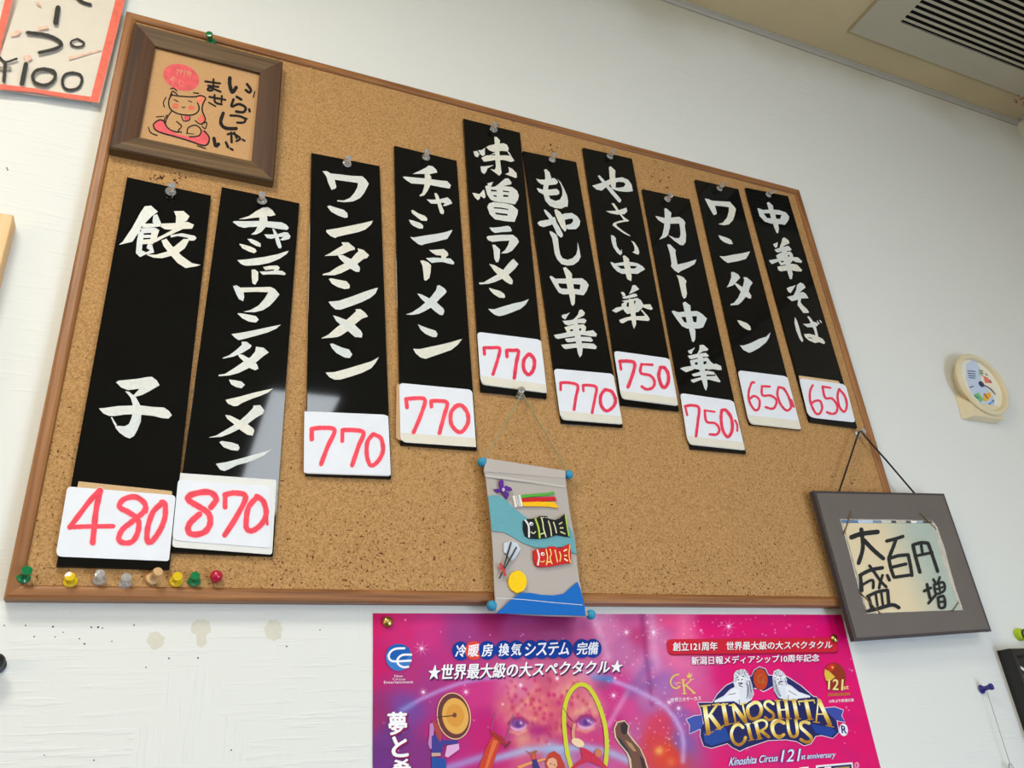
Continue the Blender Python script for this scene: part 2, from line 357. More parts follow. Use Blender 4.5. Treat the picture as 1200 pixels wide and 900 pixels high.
# paste stains and pin holes in the wall paper below the board
STAINP = mat('old_paste', (213, 209, 194), 0.7, var=0.03, vscale=200)
for cx, cy, rx, ry in ((182.5, 751, 10, 10.5), (236, 738, 11.5, 13), (321, 738.5, 10, 12)):
    m = MB(); m.flat([[W(x + random.uniform(-1.3, 1.3) - (.35 * (x - cx) if ry > 12 and y > cy + 5 else 0), y + random.uniform(-1.3, 1.3) + (7 if ry > 12 and y > cy + 7 else 0), WY - .0001) for x, y in oval(cx, cy, rx, ry, 0, 26)]]); m.build('stain', STAINP, wall)
HOLE = mat('pin_hole', (70, 64, 60), 0.9)
for x, y, r in ((30, 733, 1), (40, 746, 1), (62, 734.5, 1.2), (64.5, 746.5, .8), (74, 741, .8), (99, 754.5, 1.2), (93, 748.5, .9), (107, 735, 1.1), (115, 735, 1.3), (120, 736, .9), (131, 751.5, .8), (157, 732.5, 1), (198, 771.5, 1.1), (232, 771, 1.1), (5, 733, .9), (171, 782, .9), (271, 879, 1), (336, 757.5, 1), (375, 738, .8), (52, 885, .8), (110, 891, 1), (8, 197, 1), (9, 199, 1)):
    m = MB(); m.flat([[W(a, b, WY - .00012) for a, b in oval(x, y, r, r, 0, 8)]]); m.build('pin_hole', HOLE, wall)

# ---------------------------------------------------------------- the cork board
BH = 0.6052; CORKY0 = .003
def frame_rails(root, x0, z0, x1, z1, w, prof, mx, mz, name='frame_rail'):
    """four mitred rails; prof = [(u 0..1 outer to inner, y)]"""
    oc = [(x0, z0), (x1, z0), (x1, z1), (x0, z1)]; ic = [(x0 + w, z0 + w), (x1 - w, z0 + w), (x1 - w, z1 - w), (x0 + w, z1 - w)]
    for k in range(4):
        a, b, ia, ib = oc[k], oc[(k + 1) % 4], ic[k], ic[(k + 1) % 4]; n = len(prof)
        g = .00008 * (1 if k % 2 else 0)
        vs_ = [(a[0] + (ia[0] - a[0]) * u, y - g, a[1] + (ia[1] - a[1]) * u) for u, y in prof] + [(b[0] + (ib[0] - b[0]) * u, y - g, b[1] + (ib[1] - b[1]) * u) for u, y in prof]
        fs = [(i, (i + 1) % n, n + (i + 1) % n, n + i) for i in range(n)] + [tuple(reversed(range(n))), tuple(range(n, 2 * n))]
        MB().add(vs_, fs).build(name, mz if k % 2 else mx, root)
board = thing('cork_board', 'large framed cork notice board hung on the white wall', 'notice board', (0.45, WY, Z0))
MB().box((.006, .003, Z0 + .006), (.894, .0115, Z0 + BH - .006)).build('cork_sheet', CORK, board)
# (the cork's own coordinates start at the board's lower edge)
SCUFF = mat('cork_scuff', (104, 60, 34), 0.9)
rs_ = random.Random(4)
for cx_, cy2, sx, sy2, n_ in ((186, 208, 9, 3, 16), (210, 208, 8, 5, 16), (590, 147, 14, 4, 5), (643, 178, 9, 6, 14), (770, 215, 14, 14, 12), (455, 575, 3, 3, 2), (335, 632, 5, 4, 4), (875, 697, 4, 4, 3), (1000, 565, 5, 2, 2)):
    for _ in range(n_):
        x, y = rs_.gauss(cx_, sx * .6), rs_.gauss(cy2, sy2 * .6); r = rs_.uniform(.4, 1.3)
        m = MB(); m.flat([[W(a + rs_.uniform(-.3, .3), b_ + rs_.uniform(-.3, .3), CORKY0 - .0001) for a, b_ in oval(x, y, r * 1.2, r, rs_.uniform(0, 90), 8)]]); m.build('scuff', SCUFF, board)
frame_rails(board, 0, Z0, .9, Z0 + BH, .0102, [(0, .0125), (0, .0025), (.08, .0006), (.22, 0), (.72, 0), (.9, .0008), (1, .0022), (1, .0125)], RAILX, RAILZ)

# ---------------------------------------------------------------- menu tiles
WHT = (218, 219, 212)
TILES = [
 dict(price='480', read='餃子', q=[(149.5, 208), (247, 229.5), (198, 667), (66, 663.5)], pin=(200, 225), lab='black menu tile priced 480, leftmost and longest on the cork board',
  card=[(79, 570), (206, 580.5), (198, 657.5), (65, 652)], back=[(92, 564), (202, 575.5), (200, 590), (89, 580)], bcol=(205, 170, 125),
  ink=[((100, 200, 6), "418,250 462,246 510,288 470,318 390,400 385,420 330,500 235,522 262,500 330,400 390,290; 478,315 505,305 532,368 525,392 500,395 472,362; 410,372 500,372 530,390 440,402 398,400; 375,425 412,430 397,560 440,580 385,608 355,580 362,500; 385,405 490,400 520,418 505,435 400,440; 465,430 520,418 497,490 490,502 455,495; 410,451 465,451 463,472 407,473; 400,485 470,480 480,515 400,517; 440,510 470,520 484,575 440,590 420,578 455,560 430,545; 622,285 690,283 732,320 715,350 690,365 635,370 638,320; 530,372 640,368 720,360 765,380 750,408 690,410 620,415 560,412 530,395; 620,412 690,408 600,450 545,475 500,500 470,510 490,480 560,445; 600,452 680,440 770,458 782,475 765,492 735,492 715,470 650,460 600,470; 690,480 735,480 700,545 640,590 540,615 480,612 425,590 500,590 570,570 630,530; 535,490 570,478 610,530 680,600 750,650 812,662 780,672 705,685 650,650 600,595 550,530"),
       ((90, 430, 10), "460,180 490,160 700,140 830,118 880,115 940,160 970,215 850,285 760,330 690,348 665,330 735,255 600,272 520,240; 568,285 610,290 690,350 740,440 758,540 750,640 710,740 670,810 620,838 570,820 500,770 455,715 450,690 490,690 560,695 610,670 640,600 655,540 655,440 630,360 590,310; 398,590 415,590 470,680 455,700 430,660; 258,485 330,480 480,458 640,452 760,452 880,468 1020,475 1080,515 1115,565 1075,605 1000,600 900,575 780,562 640,555 560,558 450,575 380,575 310,545")],
  dig=[((60, 555, 7.5), 48, "425,145 340,240 240,370 165,470", 0), ((60, 555, 7.5), 42, "165,470 320,465 545,462", 0), ((60, 555, 7.5), 54, "432,150 395,320 365,605", 0), ((60, 555, 7.5), 50, "830,330 820,260 740,205 640,225 600,290 680,340 760,400 765,500 720,590 650,610 595,580 620,500 700,430 800,350 830,300", 1), ((60, 555, 7.5), 50, "985,255 900,330 850,470 845,590 890,590 960,490 1000,380 1000,270 970,250", 1)]),
 dict(price='870', q=[(260.5, 219.5), (350.5, 238.5), (319.5, 651.5), (201.5, 647)], pin=(307, 236), lab='black menu tile priced 870, second from the left on the cork board',
  card=[(208.7, 561.7), (316, 570), (317, 642), (201.8, 633)], back=[(211.3, 554.3), (324, 562.3), (318.9, 650), (201.3, 641)], bcol=(226, 226, 222),
  ink=[((240, 220, 10), "395,370 520,330 600,275 680,232 740,228 790,260 830,320 770,335 730,330 660,345 560,355 470,368; 325,400 350,390 500,392 640,388 760,395 900,405 960,435 985,470 965,495 880,485 760,465 640,455 520,460 460,470 390,450; 640,340 730,330 735,400 715,460 660,520 600,548 540,550 590,510 620,450 640,400; 695,545 760,548 850,545 930,520 975,525 1005,570 990,600 920,618 880,612 920,575 850,578 780,600 730,590; 790,475 815,485 850,540 880,620 900,690 890,712 865,708 840,660 820,580; 498,600 540,598 610,625 655,655 655,695 600,680 540,645; 402,655 450,665 540,690 590,715 608,745 580,768 510,745 440,710; 380,848 480,840 700,810 850,780 940,750 985,738 960,775 880,830 760,880 640,905 500,915 460,910 420,890"),
       ((240, 300, 10), "680,130 760,115 850,112 878,135 865,165 810,170 810,155 710,165; 640,182 740,180 830,168 910,175 950,205 935,225 850,215 740,215 680,220; 548,160 590,158 628,190 625,280 590,338 558,320 550,260; 330,352 370,342 410,365 455,430 462,480 450,530 400,505 370,450; 400,370 550,368 770,362 760,425 600,420 450,425 420,410; 765,360 820,385 875,450 830,510 760,585 680,635 580,660 450,655 540,630 630,580 700,500 745,425; 382,672 430,672 530,690 600,705 632,745 600,780 520,770 440,730"),
       ((240, 380, 10), "312,115 420,100 600,65 760,30 890,5 840,50 740,95 580,140 430,180 395,185 350,155; 430,205 490,205 550,250 530,280 440,335 330,380 220,402 205,395 290,360 370,300 435,240; 600,262 690,275 750,330 690,370 620,430 520,510 400,570 290,600 165,608 160,592 240,580 350,510 450,440 540,380 590,320; 385,345 450,360 540,410 610,465 630,520 590,540 530,515 450,430 400,380; 282,648 350,655 430,670 470,710 430,750 370,738 310,705; 242,885 400,850 600,795 740,765 800,752 740,800 650,840 560,870 440,920 385,955 340,960 270,930"),
       ((230, 465, 10), "670,102 750,98 800,160 780,200 700,245 600,320 500,380 400,430 290,470 145,478 240,450 350,385 450,325 520,270 600,200 665,130; 338,212 400,220 500,270 600,320 670,370 680,400 660,455 600,445 510,385 430,310 365,260; 270,530 300,518 420,535 490,560 508,600 490,632 410,625 320,590; 228,785 350,765 550,715 700,670 800,645 880,615 800,680 700,730 580,775 480,800 380,850 330,870 280,855")],
  dig=[((190, 545, 7.5), 56, "430,370 475,300 430,245 340,240 240,270 235,310 330,370 410,430 420,520 370,590 280,610 230,580 245,510 330,430", 1), ((190, 545, 7.5), 44, "553,370 553,265", 0), ((190, 545, 7.5), 50, "553,262 640,245 735,280 650,460 550,615", 0), ((190, 545, 7.5), 50, "830,285 760,370 740,480 745,560 800,575 880,510 915,420 890,320 830,275", 1), ((190, 545, 7.5), 26, "915,400 925,520", 0)]),
 dict(price='770', q=[(365.3, 179.5), (444.5, 194.8), (458, 560.7), (358.7, 556.7)], pin=(406.5, 192), lab='black menu tile priced 770, third from the left, just right of the 870 tile',
  card=[(356.7, 482), (454.7, 486), (458, 557.3), (356, 554)], back=[(357.5, 483), (455, 487), (458, 558.2), (356.6, 555)], bcol=(225, 215, 200),
  ink=[((350, 180, 10), "280,205 330,205 380,235 420,300 442,390 430,410 385,425 345,340 325,270; 370,232 480,243 620,260 750,265 700,345 560,325 420,305; 745,265 790,305 822,355 800,400 770,460 720,520 640,560 540,570 450,560 455,545 530,550 600,520 650,465 690,390 695,330; 335,620 360,608 430,630 530,660 572,700 575,745 545,755 460,725 380,680; 325,895 480,870 650,835 790,805 870,785 850,830 780,890 700,920 560,950 450,975 430,990 370,965 325,920"),
       ((350, 270, 10), "500,140 580,140 655,200 660,225 600,240 510,280 440,295 300,300 370,265 440,220 520,172; 690,210 760,230 825,290 800,325 760,335 690,390 600,450 500,500 420,525 280,525 285,512 360,490 450,430 540,385 620,330 670,270 700,245; 455,285 520,290 610,335 690,395 720,440 712,485 670,485 600,445 530,380 480,330; 352,570 380,560 450,575 560,595 600,640 595,680 540,688 460,665 390,625; 350,835 470,825 620,775 780,715 890,680 930,672 900,740 840,790 740,840 620,885 490,930 430,925 380,880"),
       ((350, 355, 10), "662,75 720,70 780,115 812,160 740,185 660,250 580,325 500,380 450,400 380,408 262,415 350,370 440,290 520,230 600,165 675,95; 402,145 470,165 560,200 650,250 730,325 748,365 740,405 660,400 580,330 500,265 440,210; 368,480 400,475 500,520 590,545 628,605 600,645 540,640 440,585 390,530; 315,815 420,810 550,775 700,730 850,685 940,635 900,705 850,765 740,820 620,860 490,898 420,900 360,870")],
  dig=[((340, 470, 7.5), 42, "190,335 190,245", 0), ((340, 470, 7.5), 40, "190,245 280,235 390,255 330,400 272,555", 0), ((340, 470, 7.5), 36, "458,352 460,258", 0), ((340, 470, 7.5), 40, "460,255 560,255 645,280 600,400 545,565", 0), ((340, 470, 7.5), 38, "730,290 680,360 675,480 710,565 770,530 815,440 800,330 735,292", 1)]),
 dict(price='770', q=[(462.5, 171), (534.8, 188.5), (558.7, 527.3), (470, 520.7)], pin=(499, 185), lab='black menu tile priced 770, fourth from the left, brown paper edge behind its price card',
  card=[(468, 448.7), (553.3, 456.7), (558, 524), (469.5, 518)], back=[(464.8, 450), (474, 450.5), (475, 516.5), (464, 515.3)], bcol=(200, 160, 120), strip=True,
  ink=[((450, 180, 10), "335,238 420,200 490,165 520,140 570,148 610,185 625,222 540,240 470,238; 218,275 240,268 350,280 480,290 560,300 660,315 740,322 785,370 770,410 660,392 550,370 440,358 320,350 260,310; 475,240 530,240 555,275 548,360 510,440 470,490 420,502 415,490 450,460 470,390 480,310; 498,535 560,540 650,535 745,512 785,550 800,585 760,600 720,615 690,612 715,580 680,575 610,588 550,585; 588,465 615,462 640,500 665,580 705,680 695,712 660,700 640,640 610,540; 318,665 340,660 400,700 480,730 510,765 500,790 440,785 380,740 330,700; 290,775 330,782 420,810 460,845 455,878 410,878 340,845 310,815"),
       ((450, 260, 10), "308,178 350,182 480,160 620,140 720,120 805,92 780,140 740,200 620,230 480,260 440,275 400,260 350,220; 528,328 560,330 700,318 745,355 755,385 730,410 720,430 672,425 670,395 610,390 570,365; 490,425 580,418 700,425 780,430 825,475 815,500 760,490 690,470 600,475 560,482 520,450; 425,455 460,450 520,475 552,510 545,600 530,660 490,690 470,680 460,580 450,510"),
       ((450, 330, 10), "625,45 650,42 710,80 735,115 715,145 660,195 610,250 540,310 470,350 400,380 320,390 255,385 330,360 420,300 490,240 550,180 610,100; 390,138 440,150 530,195 620,245 700,320 708,350 690,392 655,390 600,350 520,280 430,195; 398,500 440,520 540,555 605,575 628,615 615,650 570,650 490,615 430,565; 342,788 420,790 540,765 680,735 800,705 880,680 915,672 870,735 790,800 680,840 560,880 490,905 430,890 370,840")],
  dig=[((440, 430, 7.5), 34, "277,355 270,285", 0), ((440, 430, 7.5), 36, "270,283 350,275 435,290 400,420 335,575", 0), ((440, 430, 7.5), 34, "492,350 490,302", 0), ((440, 430, 7.5), 36, "490,300 560,298 630,320 600,440 563,582", 0), ((440, 430, 7.5), 36, "720,335 665,400 670,510 745,575 810,500 810,410 760,340 700,345", 1)]),
 dict(price='770', q=[(543.3, 139.3), (609, 155.5), (640.5, 466.5), (564, 458.5)], pin=(578.3, 152), lab='black menu tile priced 770, hung highest in the middle above the little cloth scroll',
  card=[(559.2, 388.8), (633.5, 398), (641, 460.5), (563.5, 450)], back=[(560, 390), (634, 399), (641.2, 461), (564.2, 450.8)], bcol=(228, 222, 205), strip=True,
  ink=[((530, 150, 10), "245,275 290,268 318,305 300,345 265,330 255,300; 300,260 340,260 385,232 380,270 385,310 360,332 330,310 315,280; 398,225 430,205 500,190 600,178 640,195 662,240 650,275 580,268 480,280 430,260; 340,350 400,320 500,320 620,320 690,325 728,385 690,398 600,375 500,375 420,390 370,395; 640,270 665,280 695,330 680,335; 430,325 500,285 505,300; 492,102 520,105 560,145 550,230 555,320 565,420 578,530 550,560 510,530 445,480 500,490 512,450 505,380 500,280 498,180; 330,450 380,448 485,435 410,475 400,510 375,540 340,515; 655,455 700,475 755,530 758,575 745,588 690,565 620,540 665,520 665,490; 235,760 275,765 320,775 355,735 370,720 385,770 390,810 370,825 330,795 322,830 300,845 265,815; 410,650 480,630 462,670 450,685 425,680; 540,660 620,590 660,592 695,640 690,660 600,680 480,700 510,680; 385,685 410,672 460,690 600,680 700,690 760,735 780,790 770,840 735,895 620,875 500,860 450,840 410,780|450,722 520,728 520,745 455,742|590,730 668,742 665,755 595,748|475,785 520,790 520,808 490,802|600,782 660,790 655,808 595,805"),
       ((530, 230, 10), "410,125 430,85 480,68 600,78 700,100 770,160 765,210 730,300 620,292 500,270 440,210|485,128 570,132 660,150 655,162 570,148 485,142|500,190 650,208 648,228 580,222 510,210; 435,365 480,368 560,360 650,345 680,360 700,405 680,415 600,418 500,430 460,405; 400,480 420,465 560,452 710,452 760,490 782,535 750,580 700,640 640,668 570,670 620,630 655,570 670,520 560,525 470,535 420,515; 468,568 500,568 560,625 555,720 540,770 515,775 492,730 485,640"),
       ((530, 290, 10), "700,145 720,135 775,195 740,245 670,310 590,365 500,405 420,428 320,432 310,412 370,408 450,360 530,315 600,260 660,185; 432,192 490,205 600,265 660,320 710,385 705,430 680,432 630,405 560,345 490,275; 428,470 470,485 560,510 610,545 620,580 610,592 550,588 490,550 445,505; 418,718 490,725 600,690 720,655 820,635 898,605 860,670 800,720 700,760 600,795 550,805 500,790 455,755")],
  dig=[((545, 380, 10), 40, "228,350 222,278", 0), ((545, 380, 10), 40, "222,275 310,275 405,285 380,420 327,585", 0), ((545, 380, 10), 42, "492,380 488,310", 0), ((545, 380, 10), 44, "488,305 560,305 625,318 600,460 578,628", 0), ((545, 380, 10), 44, "745,350 690,420 690,530 745,590 800,530 812,420 760,350", 1)]),
 dict(price='770', q=[(613, 177.2), (675, 190), (729.5, 500.5), (658.5, 495.5)], pin=(646.7, 187.5), lab='black menu tile priced 770, sixth from the left, between the 770 and 750 tiles',
  card=[(649, 431.8), (718.5, 438), (729.5, 497), (657, 491)], back=[(650, 433), (719, 439.5), (729.8, 497.6), (658, 492)], bcol=(232, 228, 215), strip=True,
  ink=[((610, 190, 10), "275,90 300,80 340,120 360,180 350,200 330,260 322,320 325,380 350,430 410,455 460,440 490,390 490,320 465,250 430,195 470,235 510,310 545,390 558,460 550,525 530,520 480,545 410,540 340,510 290,450 270,380 262,320 275,250 290,190 285,130; 180,192 230,205 300,205 390,185 420,205 440,235 420,260 340,270 250,262 210,235; 188,305 215,308 270,325 350,320 420,312 450,335 455,370 430,385 340,392 260,375 215,350; 198,712 225,690 330,672 400,640 420,690 360,735 270,762 220,745; 430,635 520,600 600,595 665,635 700,690 690,745 650,785 560,788 520,760 540,735 590,725 618,690 608,660 560,665 500,680; 395,560 420,552 460,580 500,630 520,690 540,790 520,815 480,770 440,690 410,620; 272,560 290,555 340,600 400,670 460,770 495,840 495,870 475,885 430,850 390,760 340,670 290,600"),
       ((610, 260, 10), "340,108 370,115 420,150 440,200 450,300 465,380 490,425 550,445 610,425 650,385 668,320 668,235 690,320 705,410 680,460 620,505 550,512 480,495 430,440 400,370 385,270 370,190 345,140; 338,645 360,632 410,665 540,665 720,660 770,695 800,740 775,810 740,860 640,848 500,850 450,830 410,770|440,720 540,725 550,785 480,780 455,760|618,728 702,735 695,792 625,785; 498,540 530,530 575,575 602,610 605,680 625,780 640,870 635,960 610,985 595,965 575,880 560,820 545,720 530,640"),
       ((610, 340, 10), "480,300 500,285 540,280 578,260 545,310 525,345 490,325; 690,232 720,228 755,265 745,295 700,320 640,350 620,345 670,290; 490,360 560,355 700,335 745,332 775,355 755,390 680,385 560,415 520,400; 512,435 600,410 740,400 770,435 760,480 740,500 700,510 560,520 545,490|578,460 617,460 614,480 583,480|690,446 712,450 707,477 686,474; 390,525 480,510 560,490 700,490 850,470 895,515 885,545 820,540 720,525 560,550 440,572 410,560; 520,570 600,560 700,545 820,550 850,590 835,605 700,595 560,612 540,605; 475,640 600,628 740,620 860,628 895,665 880,692 760,680 640,675 530,692 500,675; 615,340 660,350 690,480 715,600 728,690 718,760 695,790 672,740 650,620 625,480")],
  dig=[((635, 420, 10), 34, "220,368 220,288", 0), ((635, 420, 10), 36, "220,285 320,285 420,320 400,450 377,600", 0), ((635, 420, 10), 30, "488,382 483,318", 0), ((635, 420, 10), 34, "483,315 570,315 640,345 620,480 590,635", 0), ((635, 420, 10), 40, "740,365 690,440 695,550 760,615 840,560 862,480 820,390 745,366", 1)]),
 dict(price='750', q=[(683.3, 173.3), (740.3, 186), (795.5, 481.5), (728.5, 474.5)], pin=(714.3, 184), lab='black menu tile priced 750 with thinner brush lettering, seventh from the left',
  card=[(719.5, 411), (784.5, 420), (794.5, 475), (728, 466.5)], back=[(720, 412), (785, 421), (794.9, 476), (728.5, 467.5)], bcol=(228, 224, 210), strip=True,
  ink=[((675, 185, 10), "188,325 220,318 320,285 400,248 420,300 350,345 300,385 240,370; 450,240 540,228 610,255 650,310 668,390 600,400 500,390 400,355 430,345 500,350 560,340 580,310 560,285 500,280 460,290; 385,110 405,98 462,148 458,200 468,300 465,345 420,350 400,300 392,200; 255,212 275,203 320,250 400,340 480,430 532,492 520,522 500,520 420,430 340,330 285,260"),
       ((675, 235, 10), "350,122 400,122 480,118 540,100 590,82 602,125 570,160 480,165 400,148; 415,32 445,30 480,80 520,150 570,200 622,235 610,245 560,250 500,262 470,275 480,300 550,355 640,412 630,418 560,385 480,330 428,290 440,262 500,240 560,230 540,200 490,140 440,70; 410,408 440,410 470,445 465,460 480,540 520,595 535,570 540,620 520,640 480,610 435,540 415,470; 645,470 680,485 725,550 742,600 735,632 710,630 660,605 685,590 685,545 665,500; 400,720 430,725 450,738 560,720 640,720 720,735 780,770 810,805 760,835 720,860 640,855 540,860 480,830 430,775|480,765 560,762 575,800 530,800|635,765 715,770 690,798 640,795; 548,650 570,642 622,685 625,740 640,820 652,890 648,945 600,920 585,870 570,780"),
       ((690, 300, 10), "510,345 545,340 592,390 560,405 500,435 470,445 495,400; 375,425 405,420 430,450 425,475 400,470; 390,480 450,468 530,440 560,445 570,470 540,480 440,500 405,500; 385,525 460,512 570,490 612,520 640,570 630,605 580,655 535,665 450,680 420,650 385,590 385,560 420,540|450,545 470,545 470,600 440,590|525,530 550,520 545,550 525,600; 270,640 320,605 400,590 400,625 320,665; 630,570 720,565 750,620 730,632 680,620 630,598; 355,750 420,725 500,705 600,705 660,700 610,635 625,630 690,700 715,740 700,762 560,750 460,755 400,790 370,780; 470,500 525,505 540,600 550,700 555,800 530,855 510,800 490,680")],
  dig=[((710, 400, 10), 32, "178,328 165,238", 0), ((710, 400, 10), 42, "165,235 260,232 338,262 310,400 260,535", 0), ((710, 400, 10), 30, "545,275 420,268", 0), ((710, 400, 10), 34, "418,268 410,370 520,400 570,470 550,540 480,562 422,530", 0), ((710, 400, 10), 42, "640,305 620,400 650,510 690,540 730,480 730,380 690,312 640,306", 1)]),
 dict(price='750', q=[(753.2, 221.8), (808, 233.5), (874, 531.5), (809.5, 525.5)], pin=(781.8, 233.8), lab='black menu tile priced 750, hung lowest on the right half, third from the right',
  card=[(797, 460.5), (859.5, 469.5), (873, 527.5), (806.5, 520)], back=[(797.6, 462), (860, 470.5), (873.4, 528), (807.5, 521)], bcol=(230, 224, 212), strip=True,
  ink=[((745, 235, 10), "228,180 260,185 340,205 430,198 510,190 560,225 582,260 575,300 590,400 585,490 555,525 520,520 450,470 380,405 460,440 510,440 525,400 520,320 510,270 420,272 320,265 260,225; 335,92 360,92 418,145 408,220 400,320 380,400 350,430 275,458 310,410 330,320 340,200; 368,515 400,512 468,580 465,620 490,750 600,725 680,700 712,690 690,745 620,785 530,825 500,848 455,820 412,770 420,740 400,620"),
       ((755, 310, 10), "378,125 410,128 460,150 495,195 485,230 500,340 490,385 465,400 445,370 420,260 400,170; 320,550 340,540 400,560 480,550 620,545 680,580 735,635 715,680 690,735 640,750 500,750 440,720 380,640|432,615 485,612 500,680 470,678|560,605 618,605 610,680 575,672; 450,450 480,435 540,480 545,560 560,660 600,780 598,870 580,910 560,900 530,780 500,660 470,540"),
       ((765, 370, 10), "550,342 595,342 650,390 640,410 590,415 560,435 520,445 545,400; 410,410 450,395 495,370 465,420 455,450 425,440; 408,470 500,450 620,435 660,470 640,482 560,482 450,510 430,500; 435,525 540,500 640,490 680,540 720,570 660,620 560,635 470,620 445,570|490,550 525,545 525,575 495,572|578,540 630,530 628,565 595,572; 320,615 370,600 470,585 480,630 390,662 350,640; 650,590 740,560 800,590 808,635 780,638 700,625 640,635; 455,685 540,660 640,645 720,660 725,690 620,690 490,712 470,705; 445,750 560,720 620,710 740,705 720,670 740,690 795,770 780,780 640,745 560,752 480,785 455,775; 520,440 580,450 600,600 635,720 642,820 625,878 605,850 570,740 540,600")],
  dig=[((785, 450, 10), 28, "203,365 180,262", 0), ((785, 450, 10), 34, "180,260 260,250 340,280 330,430 307,612", 0), ((785, 450, 10), 24, "525,325 412,310", 0), ((785, 450, 10), 30, "410,310 430,440 530,460 580,530 550,590 468,590", 0), ((785, 450, 10), 38, "610,305 600,400 620,540 680,620 730,540 720,400 660,310 615,306", 1), ((785, 450, 10), 24, "765,425 790,480 790,550", 0)]),
 dict(price='650', q=[(815, 210.7), (865, 221.7), (938.5, 503.5), (879, 497)], pin=(842.5, 221.5), lab='black menu tile priced 650, second from the right, its card covering the tile end',
  card=[(864.5, 433.8), (922.5, 441), (938.8, 503), (878, 496)], back=[(865.2, 435.5), (923, 442), (939.2, 503.8), (878.6, 497)], bcol=(222, 206, 180), strip=True,
  ink=[((805, 220, 10), "208,125 245,130 300,155 330,220 350,290 345,312 312,320 275,255 240,190; 270,150 380,158 510,165 500,230 400,215 320,210; 500,165 550,215 575,250 560,320 540,380 490,430 430,440 365,425 420,410 470,350 490,280 492,210; 368,555 400,565 480,590 520,615 540,660 500,662 430,635 390,600; 380,800 430,805 540,785 660,765 740,745 720,790 690,835 600,860 480,882 430,850"),
       ((825, 310, 10), "318,88 350,88 400,115 425,155 390,190 340,245 265,268 290,230 320,150; 460,148 500,150 550,190 570,215 540,260 520,330 480,390 440,440 400,472 310,480 315,460 350,450 400,390 435,310 460,240 472,180; 355,225 380,218 450,265 530,325 555,365 550,400 520,395 480,370 420,305; 388,652 420,655 500,685 540,720 552,765 530,772 470,745 420,705"),
       ((0, 0, 1), "867,404.5 871,405 880,402 890,397 898,394.5 903,389.5 901,396 898,401 890,407.5 882,412 878,413.5 871,410")],
  dig=[((850, 425, 10), 28, "340,235 310,235 275,340 280,450 340,550 390,540 400,440 340,390 280,430", 1), ((850, 425, 10), 28, "520,280 432,275", 0), ((850, 425, 10), 28, "430,275 435,380 530,385 600,440 580,520 540,540 472,520", 0), ((850, 425, 10), 28, "625,290 610,370 650,490 720,560 770,520 750,420 690,310 625,286", 1), ((850, 425, 10), 30, "772,440 800,515", 0)]),
 dict(price='650', q=[(874, 220), (923.3, 230), (1004.5, 501.5), (949.5, 494)], pin=(900, 228.8), lab='black menu tile priced 650, rightmost on the cork board',
  card=[(936.5, 443), (991, 450.5), (1002.5, 495), (947.5, 489)], back=[(936, 440), (983, 446.5), (986, 455), (938, 449)], bcol=(214, 184, 140),
  ink=[((870, 225, 10), "175,190 195,192 240,210 340,205 430,212 510,240 550,290 540,330 500,385 430,375 330,370 260,345 200,280|248,250 325,250 345,308 290,305|385,262 460,268 440,318 395,310; 285,125 310,118 358,160 362,200 385,280 420,380 428,430 420,480 400,480 375,420 340,320 310,210; 468,545 490,532 540,565 552,600 510,620 470,640 435,645 455,600; 360,610 415,588 410,640 390,655 370,635; 375,675 450,650 540,630 578,675 560,688 490,690 420,708 400,705; 395,745 440,715 560,695 590,730 600,790 560,840 450,860 430,830 410,790|525,736 552,740 550,757 530,757|450,806 485,806 482,824 455,824; 310,800 400,785 430,770 430,810 350,845 330,830; 590,760 650,765 700,810 690,830 620,820 590,800; 410,875 500,860 580,840 640,850 700,915 690,932 640,930 570,915 450,930 420,915; 440,640 510,640 540,780 570,880 590,960 580,1020 555,1020 530,940 490,800"),
       ((890, 325, 10), "318,130 345,115 425,92 395,140 365,185 335,165; 440,90 480,60 520,80 540,120 500,150 470,180 510,170 545,195 575,245 490,248 440,265 380,280 320,230 400,210 430,150; 455,255 490,252 480,290 510,330 560,375 582,410 570,418 515,418 480,370 445,325; 415,465 440,510 470,600 490,680 515,740 500,760 470,720 430,620 410,530; 508,545 570,545 640,520 690,540 680,570 630,585 560,585; 560,460 580,455 610,490 640,540 665,590 690,690 660,690 640,620 600,530; 520,665 580,660 660,680 740,720 772,765 755,782 700,760 650,770 580,740 535,700|565,700 600,705 630,715 590,715; 670,510 680,505 705,545 697,550; 700,500 710,497 732,530 722,537")],
  dig=[((915, 425, 10), 28, "375,265 345,330 345,450 400,580 450,600 485,530 460,450 400,450 360,480", 1), ((915, 425, 10), 26, "582,295 492,280", 0), ((915, 425, 10), 28, "490,280 520,410 600,420 660,500 650,580 600,600 542,580", 0), ((915, 425, 10), 28, "682,310 665,400 690,520 745,575 775,500 750,390 685,312", 1)]),
]
def rounded(q, rs, n=5):
    """px quad -> outline with rounded corners (px radii)"""
    out = []
    for i in range(4):
        p = Vector(q[i]); a = (Vector(q[i - 1]) - p).normalized(); b = (Vector(q[(i + 1) % 4]) - p).normalized(); r = rs[i]
        if r <= 0: out.append(tuple(p)); continue
        s0 = p + a * r; s1 = p + b * r
        for k in range(n + 1):
            t = k / n; out.append(tuple(s0 * (1 - t) ** 2 + p * 2 * t * (1 - t) + s1 * t * t))
    return out
CORKY = 0.003
